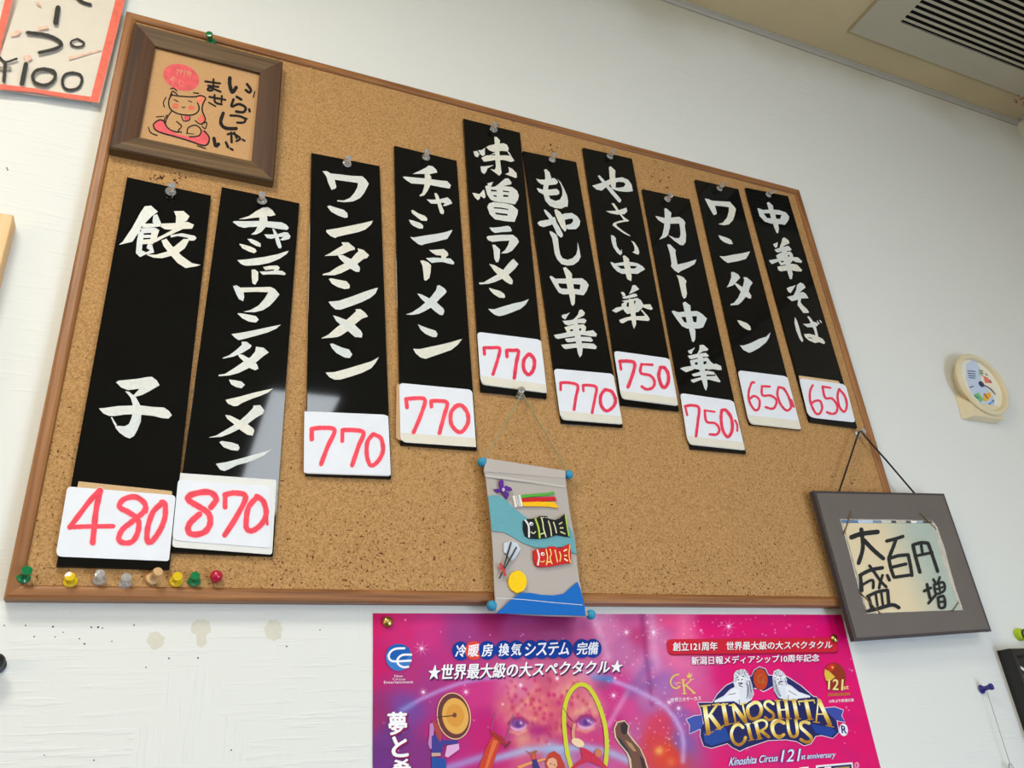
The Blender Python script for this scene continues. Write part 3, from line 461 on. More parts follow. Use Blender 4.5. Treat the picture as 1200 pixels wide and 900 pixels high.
def push_pin(name, base, head, m, kind, label, group, base_y=None):
    """base / head: world points of the flange and of the flat top"""
    b = Vector(base); h = Vector(head); ax = (h - b); L = ax.length
    t = thing(name, label, 'pin', b, group)
    k = L / .0095
    if kind == 'push':
        pr = [(.0018, 0), (.0046, .0001), (.0049, .0008), (.0046, .0016), (.003, .0024), (.0024, .004), (.0026, .0062), (.0034, .0074), (.0037, .0084), (.0034, .0094), (.0015, .0096)]
        f = MB().lathe(b, ax, [(r, z * k) for r, z in pr[:6]], 24).build('flange', m, t, smooth=True)
        MB().lathe(b + ax.normalized() * (.004 * k), ax, [(r, (z - .004) * k) for r, z in pr[5:]], 24).build('head', m, t, smooth=True)
    elif kind == 'ball':
        MB().lathe(b, ax, [(.0012, 0), (.0024, .0003), (.0024, .0012), (.0016, .003)], 16).build('collar', m, t, smooth=True)
        MB().sphere(b + ax.normalized() * (L * .62), .0048).build('head', m, t, smooth=True)
    MB().lathe(b + ax.normalized() * .0008, -ax, [(.0006, 0), (.0006, .003), (.0002, .0055)], 8).build('needle', STEEL, t)
    return t
def from_px(base, by, head, hy): return W(*base, by), W(*head, hy)

for ti, T in enumerate(TILES):
    q = T['q']; c = W(sum(p[0] for p in q) / 4, sum(p[1] for p in q) / 4, .001)
    t = thing('menu_tile', T['lab'], 'sign', c, 'menu tiles on the cork board')
    MB().slab([W(*p, 0) for p in q], .0027).build('panel', ACRYL, t, bevel=.0003)
    m = MB()
    for fr, tx in T['ink']:
        for kk, one in enumerate(tx.split(';')): ink(m, fr, one, -.00012 - kk * 8e-6, random.choice([WHT, (222, 219, 206), (212, 216, 214), (215, 216, 210)]))
    m.build('brush_lettering', PAINT, t)
    red = (242, 78, 94) if ti < 4 else (228, 62, 90)
    cd = MB().slab([W(*p, -.0011) for p in rounded(T['card'], [5, 5, 3.5, 8] if not ti == 2 else [1, 6, 2, 2])], -.0005, (230, 233, 240)).build('price_card', CARD, t)
    bk = MB().slab([W(*p, -.0005) for p in rounded(T['back'], [1, 2, 4, 5])], -.0001, T['bcol']).build('card_backing', CARD, t)
    if T.get('strip'):
        # the older card showing as a yellowed rim along the lower edge
        a, b_, c_, d_ = [Vector(p) for p in T['card']]
        f = .16
        q2 = [d_ + (a - d_) * f, c_ + (b_ - c_) * f, c_, d_ + (c_ - d_) * .05]
        MB().flat([[W(*p, -.00115) for p in q2]], (226, 220, 204)).build('lower_rim', CARD, cd)
    m = MB()
    for k, (fr, w, tx, closed) in enumerate(T['dig']): pen(m, fr, P(tx), w * 1.22, -.00122 - k * 2e-6, (246, 206, 212))
    for k, (fr, w, tx, closed) in enumerate(T['dig']):
        pen(m, fr, P(tx), w * .93, -.0013 - k * 4e-5, red)
    m.build('price_digits', MARK, cd)
    b, h = W(*T['pin'], -.0002), None
    tilt = Vector((random.uniform(-.12, .12), -1, random.uniform(-.05, .15))).normalized()
    push_pin('push_pin', b, b + tilt * .0098, CLEAR, 'push', 'clear push pin through the top of %s' % ['the 480 tile', 'the 870 tile', 'the 770 tile right of the 870 tile', 'the 770 tile fourth from left', 'the highest 770 tile', 'the 770 tile beside the 750 tiles', 'the thinly lettered 750 tile', 'the lowest hung 750 tile', 'the 650 tile second from right', 'the rightmost 650 tile'][ti], 'clear push pins above the menu tiles')

# spare pins along the lower left of the board
GP = 'spare pins along the board bottom'
def spare(basepx, headpx, m, kind, lab, hh=.0085):
    b = W(*basepx, CORKY - .0001); h = W(*headpx, CORKY - hh)
    return push_pin('push_pin', b, b + (h - b).normalized() * hh, m, kind, lab, GP)
spare((27, 677.5), (32.5, 667), GREEN, 'push', 'green push pin in the lower left corner of the board', .011)
spare((82.5, 682), (82, 675), YELLOW, 'push', 'yellow push pin leftmost, below the 480 tile')
spare((116.5, 680), (117.2, 671.5), CLEAR, 'push', 'clear push pin standing beside the yellow one below the 480 tile')
spare((146.5, 684), (148.5, 675.5), CLEAR, 'push', 'clear push pin next to the wooden pin')
spare((177.5, 679.5), (186.5, 668.5), BEECH, 'push', 'plain wooden push pin below the corner of the 480 tile', .013)
spare((206, 681.5), (208.3, 675), YELLOW, 'push', 'yellow push pin right of the wooden pin')
spare((227.5, 681.5), (228.8, 674), GREEN, 'push', 'green push pin between the yellow and the red one')
spare((252, 681), (255, 671), RED, 'ball', 'red round headed pin at the right end of the row', .009)
b, h = W(247.5, 49.5, CORKY - .0001), W(245, 39, CORKY - .012)
push_pin('push_pin', b, b + (h - b).normalized() * .012, GREEN, 'push', 'green push pin above the brown greeting picture', None)
def tack(px, y, r, lab, group=None):
    b = W(*px, y); t = thing('brass_tack', lab, 'pin', b, group)
    MB().lathe(b, (0, -1, 0), [(r, 0), (r * .97, r * .2), (r * .75, r * .45), (r * .4, r * .6), (r * .1, r * .64)], 20).build('dome', BRASS, t, smooth=True)
    MB().lathe(b + Vector((0, -.0002, 0)), (0, 1, 0), [(.0005, 0), (.0005, .004), (.0001, .006)], 8).build('needle', STEEL, t); return t
tack((767.5, 190), CORKY - .0001, .0025, 'tiny brass tack in the cork above the two 750 tiles')
tack((365, 80.5), CORKY - .0001, .0018, 'tiny brass tack in the cork right of the greeting picture')

# ---------------------------------------------------------------- greeting picture
gy = -.008
gc = [W(*p, gy) for p in ((158.3, 21.5), (333.6, 76), (318.5, 215), (124.5, 168.3))]
gx0 = (gc[0].x + gc[3].x) / 2; gx1 = (gc[1].x + gc[2].x) / 2; gz0 = (gc[2].z + gc[3].z) / 2; gz1 = (gc[0].z + gc[1].z) / 2
gx0 = max(gx0, .0104)
pic = thing('greeting_picture', 'brown wood framed picture of a seated cat with brushed greeting', 'picture', ((gx0 + gx1) / 2, CORKY, gz0))
g_w = .0225
frame_rails(pic, gx0, gz0, gx1, gz1, g_w, [(0, .0028), (0, -.0066), (.06, gy), (.45, gy + .0006), (.86, gy + .0024), (1, gy + .0034), (1, .0028)], DARKX, DARKZ)
burl = mat('burlap', (196, 152, 104), 0.9, var=0.12, vscale=900, bump=0.4, bscale=1200)
MB().box((gx0 + .018, -.0012, gz0 + .018), (gx1 - .018, .0024, gz1 - .018)).build('burlap_panel', burl, pic)
iy = -.0013
m = MB(); F1 = (150, 60, 7.5); F2 = (220, 70, 7.5); BK = (24, 18, 16); PK = (222, 92, 96)
shape(m, F1, oval(468, 230, 162, 112, 20), iy, PK)
pens(m, F1, "9: 440,170 430,205;9: 470,160 462,205;9: 500,165 495,210;9: 530,175 528,215;9: 550,185 545,225;8: 425,165 560,190;9: 395,225 380,260;9: 420,235 370,250;9: 400,255 390,285;9: 455,250 450,290 470,305", iy - .0001, (214, 140, 112))
m.build('red_seal', MARK, pic)
m = MB()
shape(m, F1, P("230,640 280,605 330,620 345,680 440,730 540,755 620,740 655,690 690,710 712,750 700,810 660,825 540,785 420,750 280,710 230,680"), iy, PK)
shape(m, F1, P("600,400 640,392 676,412 655,470 610,455"), iy, (226, 128, 100)); shape(m, F1, P("635,560 660,560 680,600 650,640 610,610"), iy, (226, 110, 92))
shape(m, F1, oval(418, 482, 28, 22), iy, (222, 110, 84)); shape(m, F1, oval(556, 497, 28, 22), iy, (222, 110, 84)); shape(m, F1, oval(515, 588, 26, 22), iy, (214, 84, 96))
pens(m, F1, "12: 385,385 430,392 500,398 565,402;12: 388,378 360,430 368,500 430,545 520,562 590,552 625,510 612,455;11: 372,392 392,352 435,382;12: 598,402 640,390 682,412 660,460 652,520 680,600 650,642;11: 380,530 342,590 330,640 370,690 440,712;11: 428,618 470,660 440,700 470,712;11: 520,722 530,672 592,650 642,690 622,742 540,752;9: 470,570 490,612 540,605 545,575;10: 590,610 635,640 690,625 680,680 650,660;12: 232,680 225,640 280,603 332,622;12: 230,680 280,712 420,752 540,788 660,828 705,808 712,752 670,700;8: 405,425 440,442;8: 530,435 562,447;6: 475,485 490,497 505,486;9: 335,405 312,450 322,492;10: 180,668 200,715 255,738;9: 250,577 315,570;10: 610,830 680,853;10: 375,330 400,325 430,350;10: 575,365 620,370;11: 560,400 600,400;6: 515,720 580,728;10: 345,560 320,600 325,640", iy - .0001, BK)
m.build('cat_drawing', MARK, pic)
m = MB()
pens(m, F2, "34: 370,160 370,220 392,285 425,245;24: 522,215 555,265 540,288 510,266;12: 590,280 576,330;23: 430,325 470,350;24: 402,350 386,410 450,390 508,420 490,460 425,455;21: 540,435 545,455;21: 375,490 450,495 505,522 490,552 435,552;12: 505,510 525,522;31: 312,470 290,550 330,600 425,605;21: 350,655 400,650 460,690 430,715;21: 382,640 386,725;18: 410,640 430,690;18: 480,700 500,712;31: 230,690 245,755 270,742;23: 335,725 355,768;20: 375,780 395,792;18: 155,190 285,208;18: 180,228 270,238;18: 226,170 222,262 176,266 196,246 290,282;18: 190,325 332,352;18: 300,318 296,372;18: 236,308 242,372 300,392;12: 185,375 245,408", iy, BK)
m.build('brush_lettering', MARK, pic)

# ---------------------------------------------------------------- little cloth scroll with carp streamers
sy = -.0075
scr = thing('cloth_scroll', 'small linen wall scroll with black and red carp streamers', 'wall hanging', W(630, 630, sy))
G7 = (550, 530, 8.5714); G8 = (560, 620, 8.5714)
left = P("570.4,537 567,552 568.7,557 571.6,580 574,602 576,623 577.5,643 578.6,668 579.8,696 581.6,718"); right = P("662.6,551.6 662.8,560 663.5,568.5 666,587 668.8,606 673.7,632 674.8,645 677,667 682.5,698 687,722.7")
ll = smooth_line(left, 4); rr = smooth_line(right, 4); m = MB(); nx = 16; n = min(len(ll), len(rr)); vs_ = []
for i in range(n):
    for j in range(nx + 1):
        u = j / nx; p = ll[i] * (1 - u) + rr[i] * u
        yy = sy + .0006 * math.sin(i * .22) * math.sin(u * 6) + (.0004 if i > 4 else -.0004)
        vs_.append(W(p.x, p.y + 1.5 * math.sin(math.pi * u) * (i / n) ** 3, yy))
for i in range(n - 1):
    for j in range(nx):
        m.add([vs_[i * (nx + 1) + j], vs_[(i + 1) * (nx + 1) + j], vs_[(i + 1) * (nx + 1) + j + 1], vs_[i * (nx + 1) + j + 1]], [(0, 1, 2, 3)], (184, 175, 168) if i > 4 else (190, 181, 174))
cl = m.build('linen_cloth', CLOTH, scr)
md = cl.modifiers.new('thickness', 'SOLIDIFY'); md.thickness = .0008; md.offset = -1
cy_ = sy - .0016
def applique(name, G, pts, col, th=.0012, par=scr, mt=FELT, y=cy_, bev=.0002):
    return MB().slab([W(G[0] + a / G[2], G[1] + b / G[2], y) for a, b in pts], y + th, col).build(name, mt, par, bevel=bev)
applique('teal_wave', G7, P("190,440 250,430 310,440 380,490 450,560 540,630 640,700 760,740 900,730 1000,750 1035,800 1055,880 1070,960 1078,1020 1040,1010 985,965 900,950 786,965 646,951 536,911 436,851 346,801 230,790 208,620"), (104, 166, 176), .0006, y=cy_ + .0006, bev=0)
hill = applique('blue_hill', G8, P("180,845 250,790 340,700 440,640 520,640 640,660 760,665 860,650 930,590 1000,530 1030,600 1075,780 1082,872 930,866 600,858"), (14, 104, 190), .0008, y=cy_ + .0002, bev=0)
mm = MB(); pens(mm, G8, "6: 190,692 460,708 760,738 1050,762", cy_ - .0001, (220, 222, 226), jit=0); mm.build('stitching', FELT, scr)
mm = MB(); pens(mm, G7, "22: 165,235 500,278 955,345", cy_ + .0009, (198, 190, 183), jit=0); mm.build('hem_seam', CLOTH, scr)
applique('yellow_sun', G8, oval(400, 528, 92, 110), (250, 204, 20), .0014)
pw = MB()
for t_ in ("300,290 330,268 345,290 345,365 310,370 298,330", "370,335 420,355 432,380 400,385 345,378 352,345", "350,378 395,410 400,430 380,470 350,440 335,400", "332,375 310,400 285,405 260,390 248,370 290,366"):
    pw.slab([W(G7[0] + a / G7[2], G7[1] + b / G7[2], cy_ - .0004) for a, b in P(t_)], cy_ + .0008, (92, 40, 140))
pwo = pw.build('pinwheel', FELT, scr); applique('pinwheel_hub', G7, oval(343, 375, 15, 19), (196, 176, 220), .0006, pwo, y=cy_ - .0008)
so = applique('streamer', G7, P("435,435 515,430 535,540 460,548"), (232, 228, 222))
for nm, t_, c_ in (('green_ribbon', "515,430 640,420 800,405 850,392 855,420 800,430 650,445 522,460", (86, 170, 60)), ('red_ribbon', "522,462 650,455 860,445 878,485 650,495 530,497", (206, 30, 40)), ('yellow_ribbon', "530,500 700,495 860,500 900,560 790,545 540,540", (248, 190, 20))):
    applique(nm, G7, P(t_), c_, .0011, so, y=cy_ - .0001)
mm = MB(); pens(mm, G7, "5: 462,432 485,546;5: 478,432 498,544;4: 490,431 512,542", cy_ - .0002, (120, 120, 116), jit=0); mm.build('streamer_bands', FELT, so)
def carp(name, G, body, col, marks):
    o = applique(name, G, P(body), col, .0018, y=cy_ - .0006); m = MB(); yy = cy_ - .0007
    for tx, c_ in marks: pens(m, G, tx, yy, c_); yy -= .00006
    m.build('carp_markings', FELT, o); return o
carp('black_carp', G7, "540,690 560,675 650,665 690,655 705,640 780,640 790,665 860,680 910,660 960,618 985,700 1010,850 960,845 880,830 780,860 680,868 600,865 560,840 540,770", (22, 24, 26),
     [("18: 562,682 595,740 600,850", (228, 228, 226)), ("34: 618,716 626,720", (236, 236, 234)), ("14: 626,722 629,724", (20, 20, 20)), ("18: 665,672 695,760 708,858;14: 965,628 980,720 1000,838", (176, 206, 70)), ("12: 725,655 740,720 745,765 770,848;12: 795,692 815,760 825,838;12: 845,702 862,750 875,808;10: 620,800 645,815 665,797;12: 720,822 748,812;8: 715,656 722,656;8: 742,655 750,655;8: 768,655 775,656", (226, 220, 170)), ("14: 905,720 930,706;14: 915,760 940,760;14: 920,800 960,818", (210, 206, 150))])
carp('red_carp', G8, "560,215 600,200 680,195 710,175 770,175 790,190 840,190 880,165 925,148 935,250 935,340 880,345 800,360 720,375 620,380 580,365 560,290", (205, 34, 34),
     [("16: 597,210 615,280 603,358", (236, 228, 222)), ("32: 648,248 655,252", (238, 232, 226)), ("13: 655,252 658,254", (30, 20, 20)), ("12: 685,205 700,280 690,358;12: 725,202 737,250 725,290 745,348;12: 775,210 787,270 800,330;12: 820,230 832,270 825,322;10: 630,325 655,330 668,318;14: 700,330 730,330", (240, 206, 120)), ("12: 925,162 915,260 930,334", (242, 190, 90)), ("14: 865,220 892,206;13: 872,266 890,266;14: 872,300 900,318", (246, 226, 170))])
ar = MB(); sl = lambda t_, y_, c_: ar.slab([W(G8[0] + a / G8[2], G8[1] + b / G8[2], y_) for a, b in P(t_)], y_ + .0009, c_)
sl("262,140 330,120 395,140 430,200 370,290 340,320 318,300 290,245 262,235", cy_, (206, 212, 222)); fe = ar.build('arrow_feathers', FELT, scr)
ar = MB()
for a, b_ in (((335, 130), (257, 392)), ((388, 182), (215, 495))): ar.tube([W(G8[0] + a[0] / G8[2], G8[1] + a[1] / G8[2], cy_ - .0008), W(G8[0] + b_[0] / G8[2], G8[1] + b_[1] / G8[2], cy_ - .0008)], .0007, 8)
ar.build('arrow_shafts', BLACKP, fe)
mm = MB(); pens(mm, G8, "26: 225,352 250,400 275,462;20: 212,390 268,412", cy_ - .0018, (196, 64, 66)); mm.build('arrow_bow', FELT, fe)
kb = []
for nm, a, b_ in (('top_rod', (565, 541.7), (666.4, 556.3)), ('bottom_rod', (576.3, 709.8), (692.4, 720.3))):
    A, B = W(*a, -.0048), W(*b_, -.0048)
    ro = MB().tube([A, B], .0019, 10).build(nm, mat(nm + '_wood', (205, 180, 140), .6, var=.05), scr)
    MB().sphere(A, .0046).build('end_ball', KNOB, ro, smooth=True); MB().sphere(B, .0046).build('end_ball', KNOB, ro, smooth=True); kb += [A, B]
hook = W(607.5, 464.5, -.004)
mm = MB(); top = [W(610.5, 463, -.0062), W(616, 468, -.0062)]
mm.tube([W(568.5, 538, -.0072), W(590, 499.5, -.0068), top[0]], .0006, 6); mm.tube([top[0], W(613, 461.5, -.0064), top[1]], .0006, 6); mm.tube([top[1], W(640, 508, -.0068), W(664.5, 552, -.0072)], .0006, 6)
mm.build('hanging_string', STRING, scr)
b = W(608, 464.5, CORKY - .0001)
push_pin('push_pin', b, b + (W(612, 454.5, -.009) - b).normalized() * .0115, CLEAR, 'push', 'clear push pin from which the cloth scroll hangs', None)

# ---------------------------------------------------------------- grey mat frame with extra-portion notice
my = -.0085
mq = [W(*p, my) for p in ((952.6, 575.5), (1106, 579), (1161.4, 739.3), (1001.5, 750.4))]
gm = thing('mat_frame', 'grey mat frame hung by a dark cord at the board corner', 'picture frame', (mq[0] + mq[1] + mq[2] + mq[3]) / 4)
MB().slab(mq, my + .0055).build('backing', MATD, gm, bevel=.0006)
ctr = (mq[0] + mq[1] + mq[2] + mq[3]) / 4
inn = [p + (ctr - p).normalized() * .0042 + Vector((0, -.0007, 0)) for p in mq]
MB().slab(inn, my).build('mat_board', MATG, gm, bevel=.0003)
H5 = (975, 600, 7.5); py_ = my - .0014
MB().flat([[W(H5[0] + a / H5[2], H5[1] + b / H5[2], py_ + .0002) for a, b in P("70,62 480,66 885,78 925,130 1000,345 1010,400 1090,680 1152,862 700,878 310,895 240,690 150,350")]], (150, 160, 168)).build('plastic_sleeve', FILM, gm)
m = MB()  # glints on the sleeve's top border, painted as flat coloured flecks
for a, b_, c_ in ((80, 225, (96, 128, 166)), (225, 360, (190, 206, 224)), (360, 430, (120, 142, 168)), (430, 520, (206, 206, 200)), (520, 560, (70, 74, 80)), (560, 650, (196, 192, 178)), (650, 690, (78, 78, 82)), (690, 745, (224, 226, 226)), (745, 800, (150, 170, 186)), (800, 880, (72, 70, 70))):
    q = [(a, 68 + (a - 80) * .016), (b_, 68 + (b_ - 80) * .016), (b_ + 2, 96), (a + 8, 98)]
    m.flat([[W(H5[0] + x / H5[2], H5[1] + yy / H5[2], py_ - .00005) for x, yy in q]], c_)
m.build('sleeve_glints', CARD, gm)
m = MB(); nxx, nyy = 24, 14
TLp, TRp, BRp, BLp = [Vector(p) for p in ((98, 98), (895, 100), (1140, 858), (312, 888))]
def paperc(u, v):  # cream paper; its cooler right side carries the sleeve's painted reflection
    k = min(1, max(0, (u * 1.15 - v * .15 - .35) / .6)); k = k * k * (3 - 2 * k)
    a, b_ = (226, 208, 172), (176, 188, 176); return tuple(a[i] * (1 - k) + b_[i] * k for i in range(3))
for i in range(nyy):
    for j in range(nxx):
        cs = []
        for dj, di in ((0, 0), (1, 0), (1, 1), (0, 1)):
            u, v = (j + dj) / nxx, (i + di) / nyy; p = (TLp * (1 - u) + TRp * u) * (1 - v) + (BLp * (1 - u) + BRp * u) * v
            bow = 1 - .022 * math.sin(math.pi * v) * u
            cs.append(W(H5[0] + p.x * bow / H5[2] + .0, H5[1] + p.y / H5[2], py_ - .0001))
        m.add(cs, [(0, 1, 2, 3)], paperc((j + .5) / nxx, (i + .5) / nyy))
pap = m.build('notice_paper', CARD, gm)
m = MB()
pens(m, H5, "42: 172,222 260,192 400,175;35: 258,152 268,230 270,330 234,450;38: 285,250 360,330 450,408;31: 482,255 560,235 622,215;31: 560,250 530,330 502,400;31: 500,412 520,500 545,572;31: 502,410 580,385 668,376;31: 670,378 690,470 703,558;29: 530,485 650,457;29: 548,574 698,552;31: 712,292 740,410 773,528;31: 712,290 780,270 843,273;29: 846,275 890,400 930,522;24: 785,292 796,360;26: 742,385 880,356;33: 248,555 340,510 443,490;29: 250,562 260,640 264,690;24: 270,640 340,600 364,612 362,668;26: 330,472 380,540 430,610 478,658;24: 445,555 425,620 415,668;28: 487,557 505,598;29: 312,742 400,702 488,686;29: 322,745 350,840;29: 490,690 500,815;22: 386,722 400,820;22: 435,712 448,812;33: 322,870 420,845 530,816 588,840;26: 812,695 868,667;26: 836,635 862,755;26: 848,802 908,732;22: 892,592 912,625;22: 948,572 932,620;22: 897,642 978,618 988,688 917,718 899,645;17: 907,682 983,657;17: 942,632 950,703;24: 932,752 983,742 993,828 947,838 933,754;20: 942,792 988,786", py_ - .0004, (40, 40, 42), jit=.04)
m.build('marker_lettering', MARK, pap)
m = MB()
for a, b_ in (((172, -5), (105, 195)), ((775, 10), (915, 150)), ((245, 705), (432, 897)), ((1112, 790), (1058, 872))):
    m.tube([W(H5[0] + a[0] / 7.5, H5[1] + a[1] / 7.5, py_ - .0006), W(H5[0] + b_[0] / 7.5, H5[1] + b_[1] / 7.5, py_ - .0006)], .0006, 6)
m.build('corner_elastic', ELASTIC, gm)
m = MB(); pk = W(1008.5, 507.5, -.005)
m.tube([W(983, 577, my + .002), W(996, 538, -.007), W(1006.5, 506, -.006)], .0011, 8); m.tube([W(1006.5, 506, -.006), W(1010, 505.5, -.0066), W(1013.5, 511, -.0062), W(1040, 541, -.0072), W(1072, 578.5, my + .002)], .0011, 8)
m.build('hanging_cord', CORD, gm)
b = W(1005, 509, CORKY - .0001)
push_pin('push_pin', b, b + (W(1013, 504.5, -.009) - b).normalized() * .0115, CLEAR, 'push', 'clear push pin from which the grey mat frame hangs', None)

# ---------------------------------------------------------------- red bordered price paper, upper left
ry = WY - .0055
sgn = thing('price_paper', 'white paper price sheet with red marker border, at the upper left', 'sign', W(60, 60, ry))
A, B = W(-13, 103.5, ry), W(116.2, 122, ry); up = W(146.8, 0, ry) - B; up = up / up.z
hgt = .26
nq = 14; vs_ = []
for i in range(nq + 1):
    for j in range(nq + 1):
        u, v = j / nq, i / nq; p = A + (B - A) * u + up * (hgt * v)
        lift = .006 * max(0, (u - .75) / .25) ** 2 * (.4 + .6 * v)
        vs_.append(p + Vector((0, -0.0, 0)) + Vector((0, 0, 0)) + Vector((0, -lift * 0 + 0.0009 * math.sin(u * 5), 0)))
m = MB()
for i in range(nq):
    for j in range(nq): m.add([vs_[i * (nq + 1) + j], vs_[i * (nq + 1) + j + 1], vs_[(i + 1) * (nq + 1) + j + 1], vs_[(i + 1) * (nq + 1) + j]], [(0, 1, 2, 3)], (218, 209, 194))
so = m.build('paper_sheet', CARD, sgn); md = so.modifiers.new('thickness', 'SOLIDIFY'); md.thickness = .0004; md.offset = 1
K0 = (0, 0, 7.5); rb = (234, 112, 92); yb = ry - .0019
m = MB()
ink(m, K0, "1015,0 1098,0 865,900 790,895; 0,738 300,775 560,818 800,850 790,892 560,858 300,812 0,785; -90,728 0,738 0,785 -95,775; 42,0 110,0 22,350 -40,340; 1015,0 1098,0 1490,-1600 1405,-1600; 42,0 110,0 500,-1600 430,-1600; -95,775 -40,340 20,350 -55,775", yb, rb)
m.build('red_border', MARK, sgn)
for t_ in ("315,20 350,15 360,55 330,45", "210,490 265,482 285,515 230,545", "330,240 420,225 430,245 340,262", "600,500 890,435 890,450 610,525", "90,300 150,260 190,270 160,310 100,320"):
    m = MB(); ink(m, K0, t_, yb + .0001, (232, 190, 168)); m.build('red_smudge', MARK, sgn)
m = MB()
pens(m, K0, "28: 560,-260 740,-275 690,-150 590,-50;28: 660,-40 720,15 795,40;44: 510,68 490,198;30: 240,285 400,305 500,345 540,390 480,430 345,462;17: 680,340 735,372 728,400 680,412 630,395 626,365 680,340;20: 0,505 50,545 145,516;30: 48,550 34,715;44: 228,565 192,735;30: 385,605 470,625 485,680 445,730 385,748 310,725 288,670 320,620 390,605;25: 640,640 700,655 722,705 690,770 620,790 565,770 548,710 575,655 640,638;24: 684,772 686,776", yb - .0002, (52, 50, 48))
pens(m, K0, "34: 0,600 85,598", yb - .0001, (150, 142, 128)); m.build('marker_lettering', MARK, sgn)

# ---------------------------------------------------------------- wooden board end at the left edge
p0 = W(16.5, 252, -.004)
wb = MB().box((p0.x - .22, -.004, p0.z - .30), (p0.x, WY, p0.z)).build('wooden_plaque', PINE, bevel=.0012)
tag(wb, 'pale wooden plaque cut by the left edge, below the red bordered paper', 'plaque')
# black peg low on the left
b = W(-4, 780, WY); tg = thing('wall_peg', 'small black peg on the wall at the far left', 'hook', b)
MB().lathe(b, (0.1, -1, .05), [(.006, 0), (.006, .002), (.003, .003), (.003, .010)], 16).build('stem', BLACKP, tg, smooth=True)
MB().sphere(b + Vector((.0012, -.0125, .0006)), .0055).build('knob', BLACKP, tg, smooth=True)

# ---------------------------------------------------------------- thermometer
cx, cz = 1.1432, Z0 + .3128
th = thing('wall_thermometer', 'round cream thermometer standing out from the right of the wall', 'thermometer', (1.135, WY, Z0 + .258))
N = 40
def circ(r, y, ox=0, oz=0): return [(cx + ox + r * math.cos(2 * math.pi * k / N), y, cz + oz + r * math.sin(2 * math.pi * k / N)) for k in range(N)]
def rings(lst, cap0=True, cap1=True):
    m = MB(); v = [p for r in lst for p in r]; fs = []
    for i in range(len(lst) - 1):
        fs += [(i * N + k, i * N + (k + 1) % N, (i + 1) * N + (k + 1) % N, (i + 1) * N + k) for k in range(N)]
    if cap0: fs.append(tuple(range(N)))
    if cap1: fs.append(tuple((len(lst) - 1) * N + k for k in range(N)))
    return m.add(v, fs)
rings([circ(.036, WY, -.001), circ(.0405, .010), circ(.0425, .004), circ(.0445, .0015)]).build('case', IVORY, th, smooth=True)
rings([circ(.0445, .0018), circ(.0478, .0008), circ(.0488, -.0015), circ(.0478, -.0038), circ(.0455, -.005), circ(.0432, -.0046), circ(.0416, -.003), circ(.0408, .0012)], False, False).build('bezel', IVORY, th, smooth=True)
fx0, fx1 = 1.1045, 1.1690; zb = Z0 + .2595
m = MB(); m.add([(fx0 - .012, WY, zb - .001), (fx1 - .012, WY, zb - .001), (fx1, .0005, zb + .0015), (fx0, .0005, zb + .0015), (fx0 - .006, WY, zb + .040), (fx1 - .006, WY, zb + .040), (fx1 - .004, .0005, zb + .022), (fx0 + .003, .0005, zb + .022)], [(0, 3, 2, 1), (4, 5, 6, 7), (3, 7, 6, 2), (0, 4, 7, 3), (1, 2, 6, 5), (0, 1, 5, 4)])
m.build('foot', IVORY, th, bevel=.0015)
dy = .0011
dial = rings([circ(.0412, dy), circ(.0412, dy + .0003)]); dial.c = [(236, 230, 208)] * len(dial.c); dial = dial.build('dial', CARD, th)
T4 = (1080, 400, 7.5); m = MB(); yy = dy - .0001
shape(m, T4, P("392,200 430,170 470,150 520,250 520,340 580,420 640,500 640,560 600,590 540,560 470,500 420,420 390,320"), yy, (196, 210, 232))
shape(m, T4, P("540,300 580,320 620,370 560,365"), yy - .00005, (232, 120, 110)); shape(m, T4, P("500,240 540,260 540,310 500,300"), yy - .00005, (186, 196, 176))
shape(m, T4, P("455,470 500,450 545,510 520,540"), yy - .00005, (120, 190, 120)); shape(m, T4, P("540,460 610,450 610,490 570,530 540,520"), yy - .00005, (238, 178, 70)); shape(m, T4, P("590,540 640,510 640,530 600,565"), yy - .00005, (120, 170, 220))
pens(m, T4, "8: 405,260 470,265;8: 408,280 472,286;8: 412,300 475,306;8: 418,318 470,324;9: 425,405 455,395;8: 510,255 535,262;8: 512,275 540,284;8: 560,285 580,300;8: 600,340 612,360;7: 590,545 600,560;7: 620,515 632,525;8: 470,480 500,500;8: 550,460 580,500", yy - .0001, (70, 78, 110), jit=0)
m.build('dial_print', PRINT, dial)
m = MB(); pens(m, T4, "7: 525,375 600,410 650,465", yy - .0012, (90, 100, 130), jit=0); m.build('needle', PRINT, dial)
hp = W(1080 + 522 / 7.5, 400 + 378 / 7.5, dy)
MB().lathe(hp, (0, -1, 0), [(.0045, 0), (.0045, .0016), (.003, .0022)], 20).build('hub', mat('navy_plastic', (52, 56, 96), .35), th, smooth=True)

# ---------------------------------------------------------------- ceiling air-conditioner grille
vx0, vx1, vy0, vy1 = 1.0785, 1.545, -.62, -.0465; ox0, ox1, oy0, oy1 = 1.1480, 1.505, -.44, -.0912; zt, zb_ = ZC, ZC - .006
ac = thing('ceiling_air_vent', 'white air conditioner grille set in the yellowed ceiling', 'air conditioner', ((vx0 + vx1) / 2, (vy0 + vy1) / 2, ZC))
m = MB(); O = [(vx0, vy0), (vx1, vy0), (vx1, vy1), (vx0, vy1)]; I = [(ox0, oy0), (ox1, oy0), (ox1, oy1), (ox0, oy1)]
vv = [(x, y, zb_) for x, y in O] + [(x, y, zb_) for x, y in I] + [(x, y, zt) for x, y in O] + [(x, y, zt) for x, y in I]
fs = []
for k in range(4):
    j = (k + 1) % 4; fs += [(k, j, 4 + j, 4 + k), (k, 8 + k, 8 + j, j), (4 + k, 4 + j, 12 + j, 12 + k)]
m.add(vv, fs); m.build('panel', VENTP, ac)
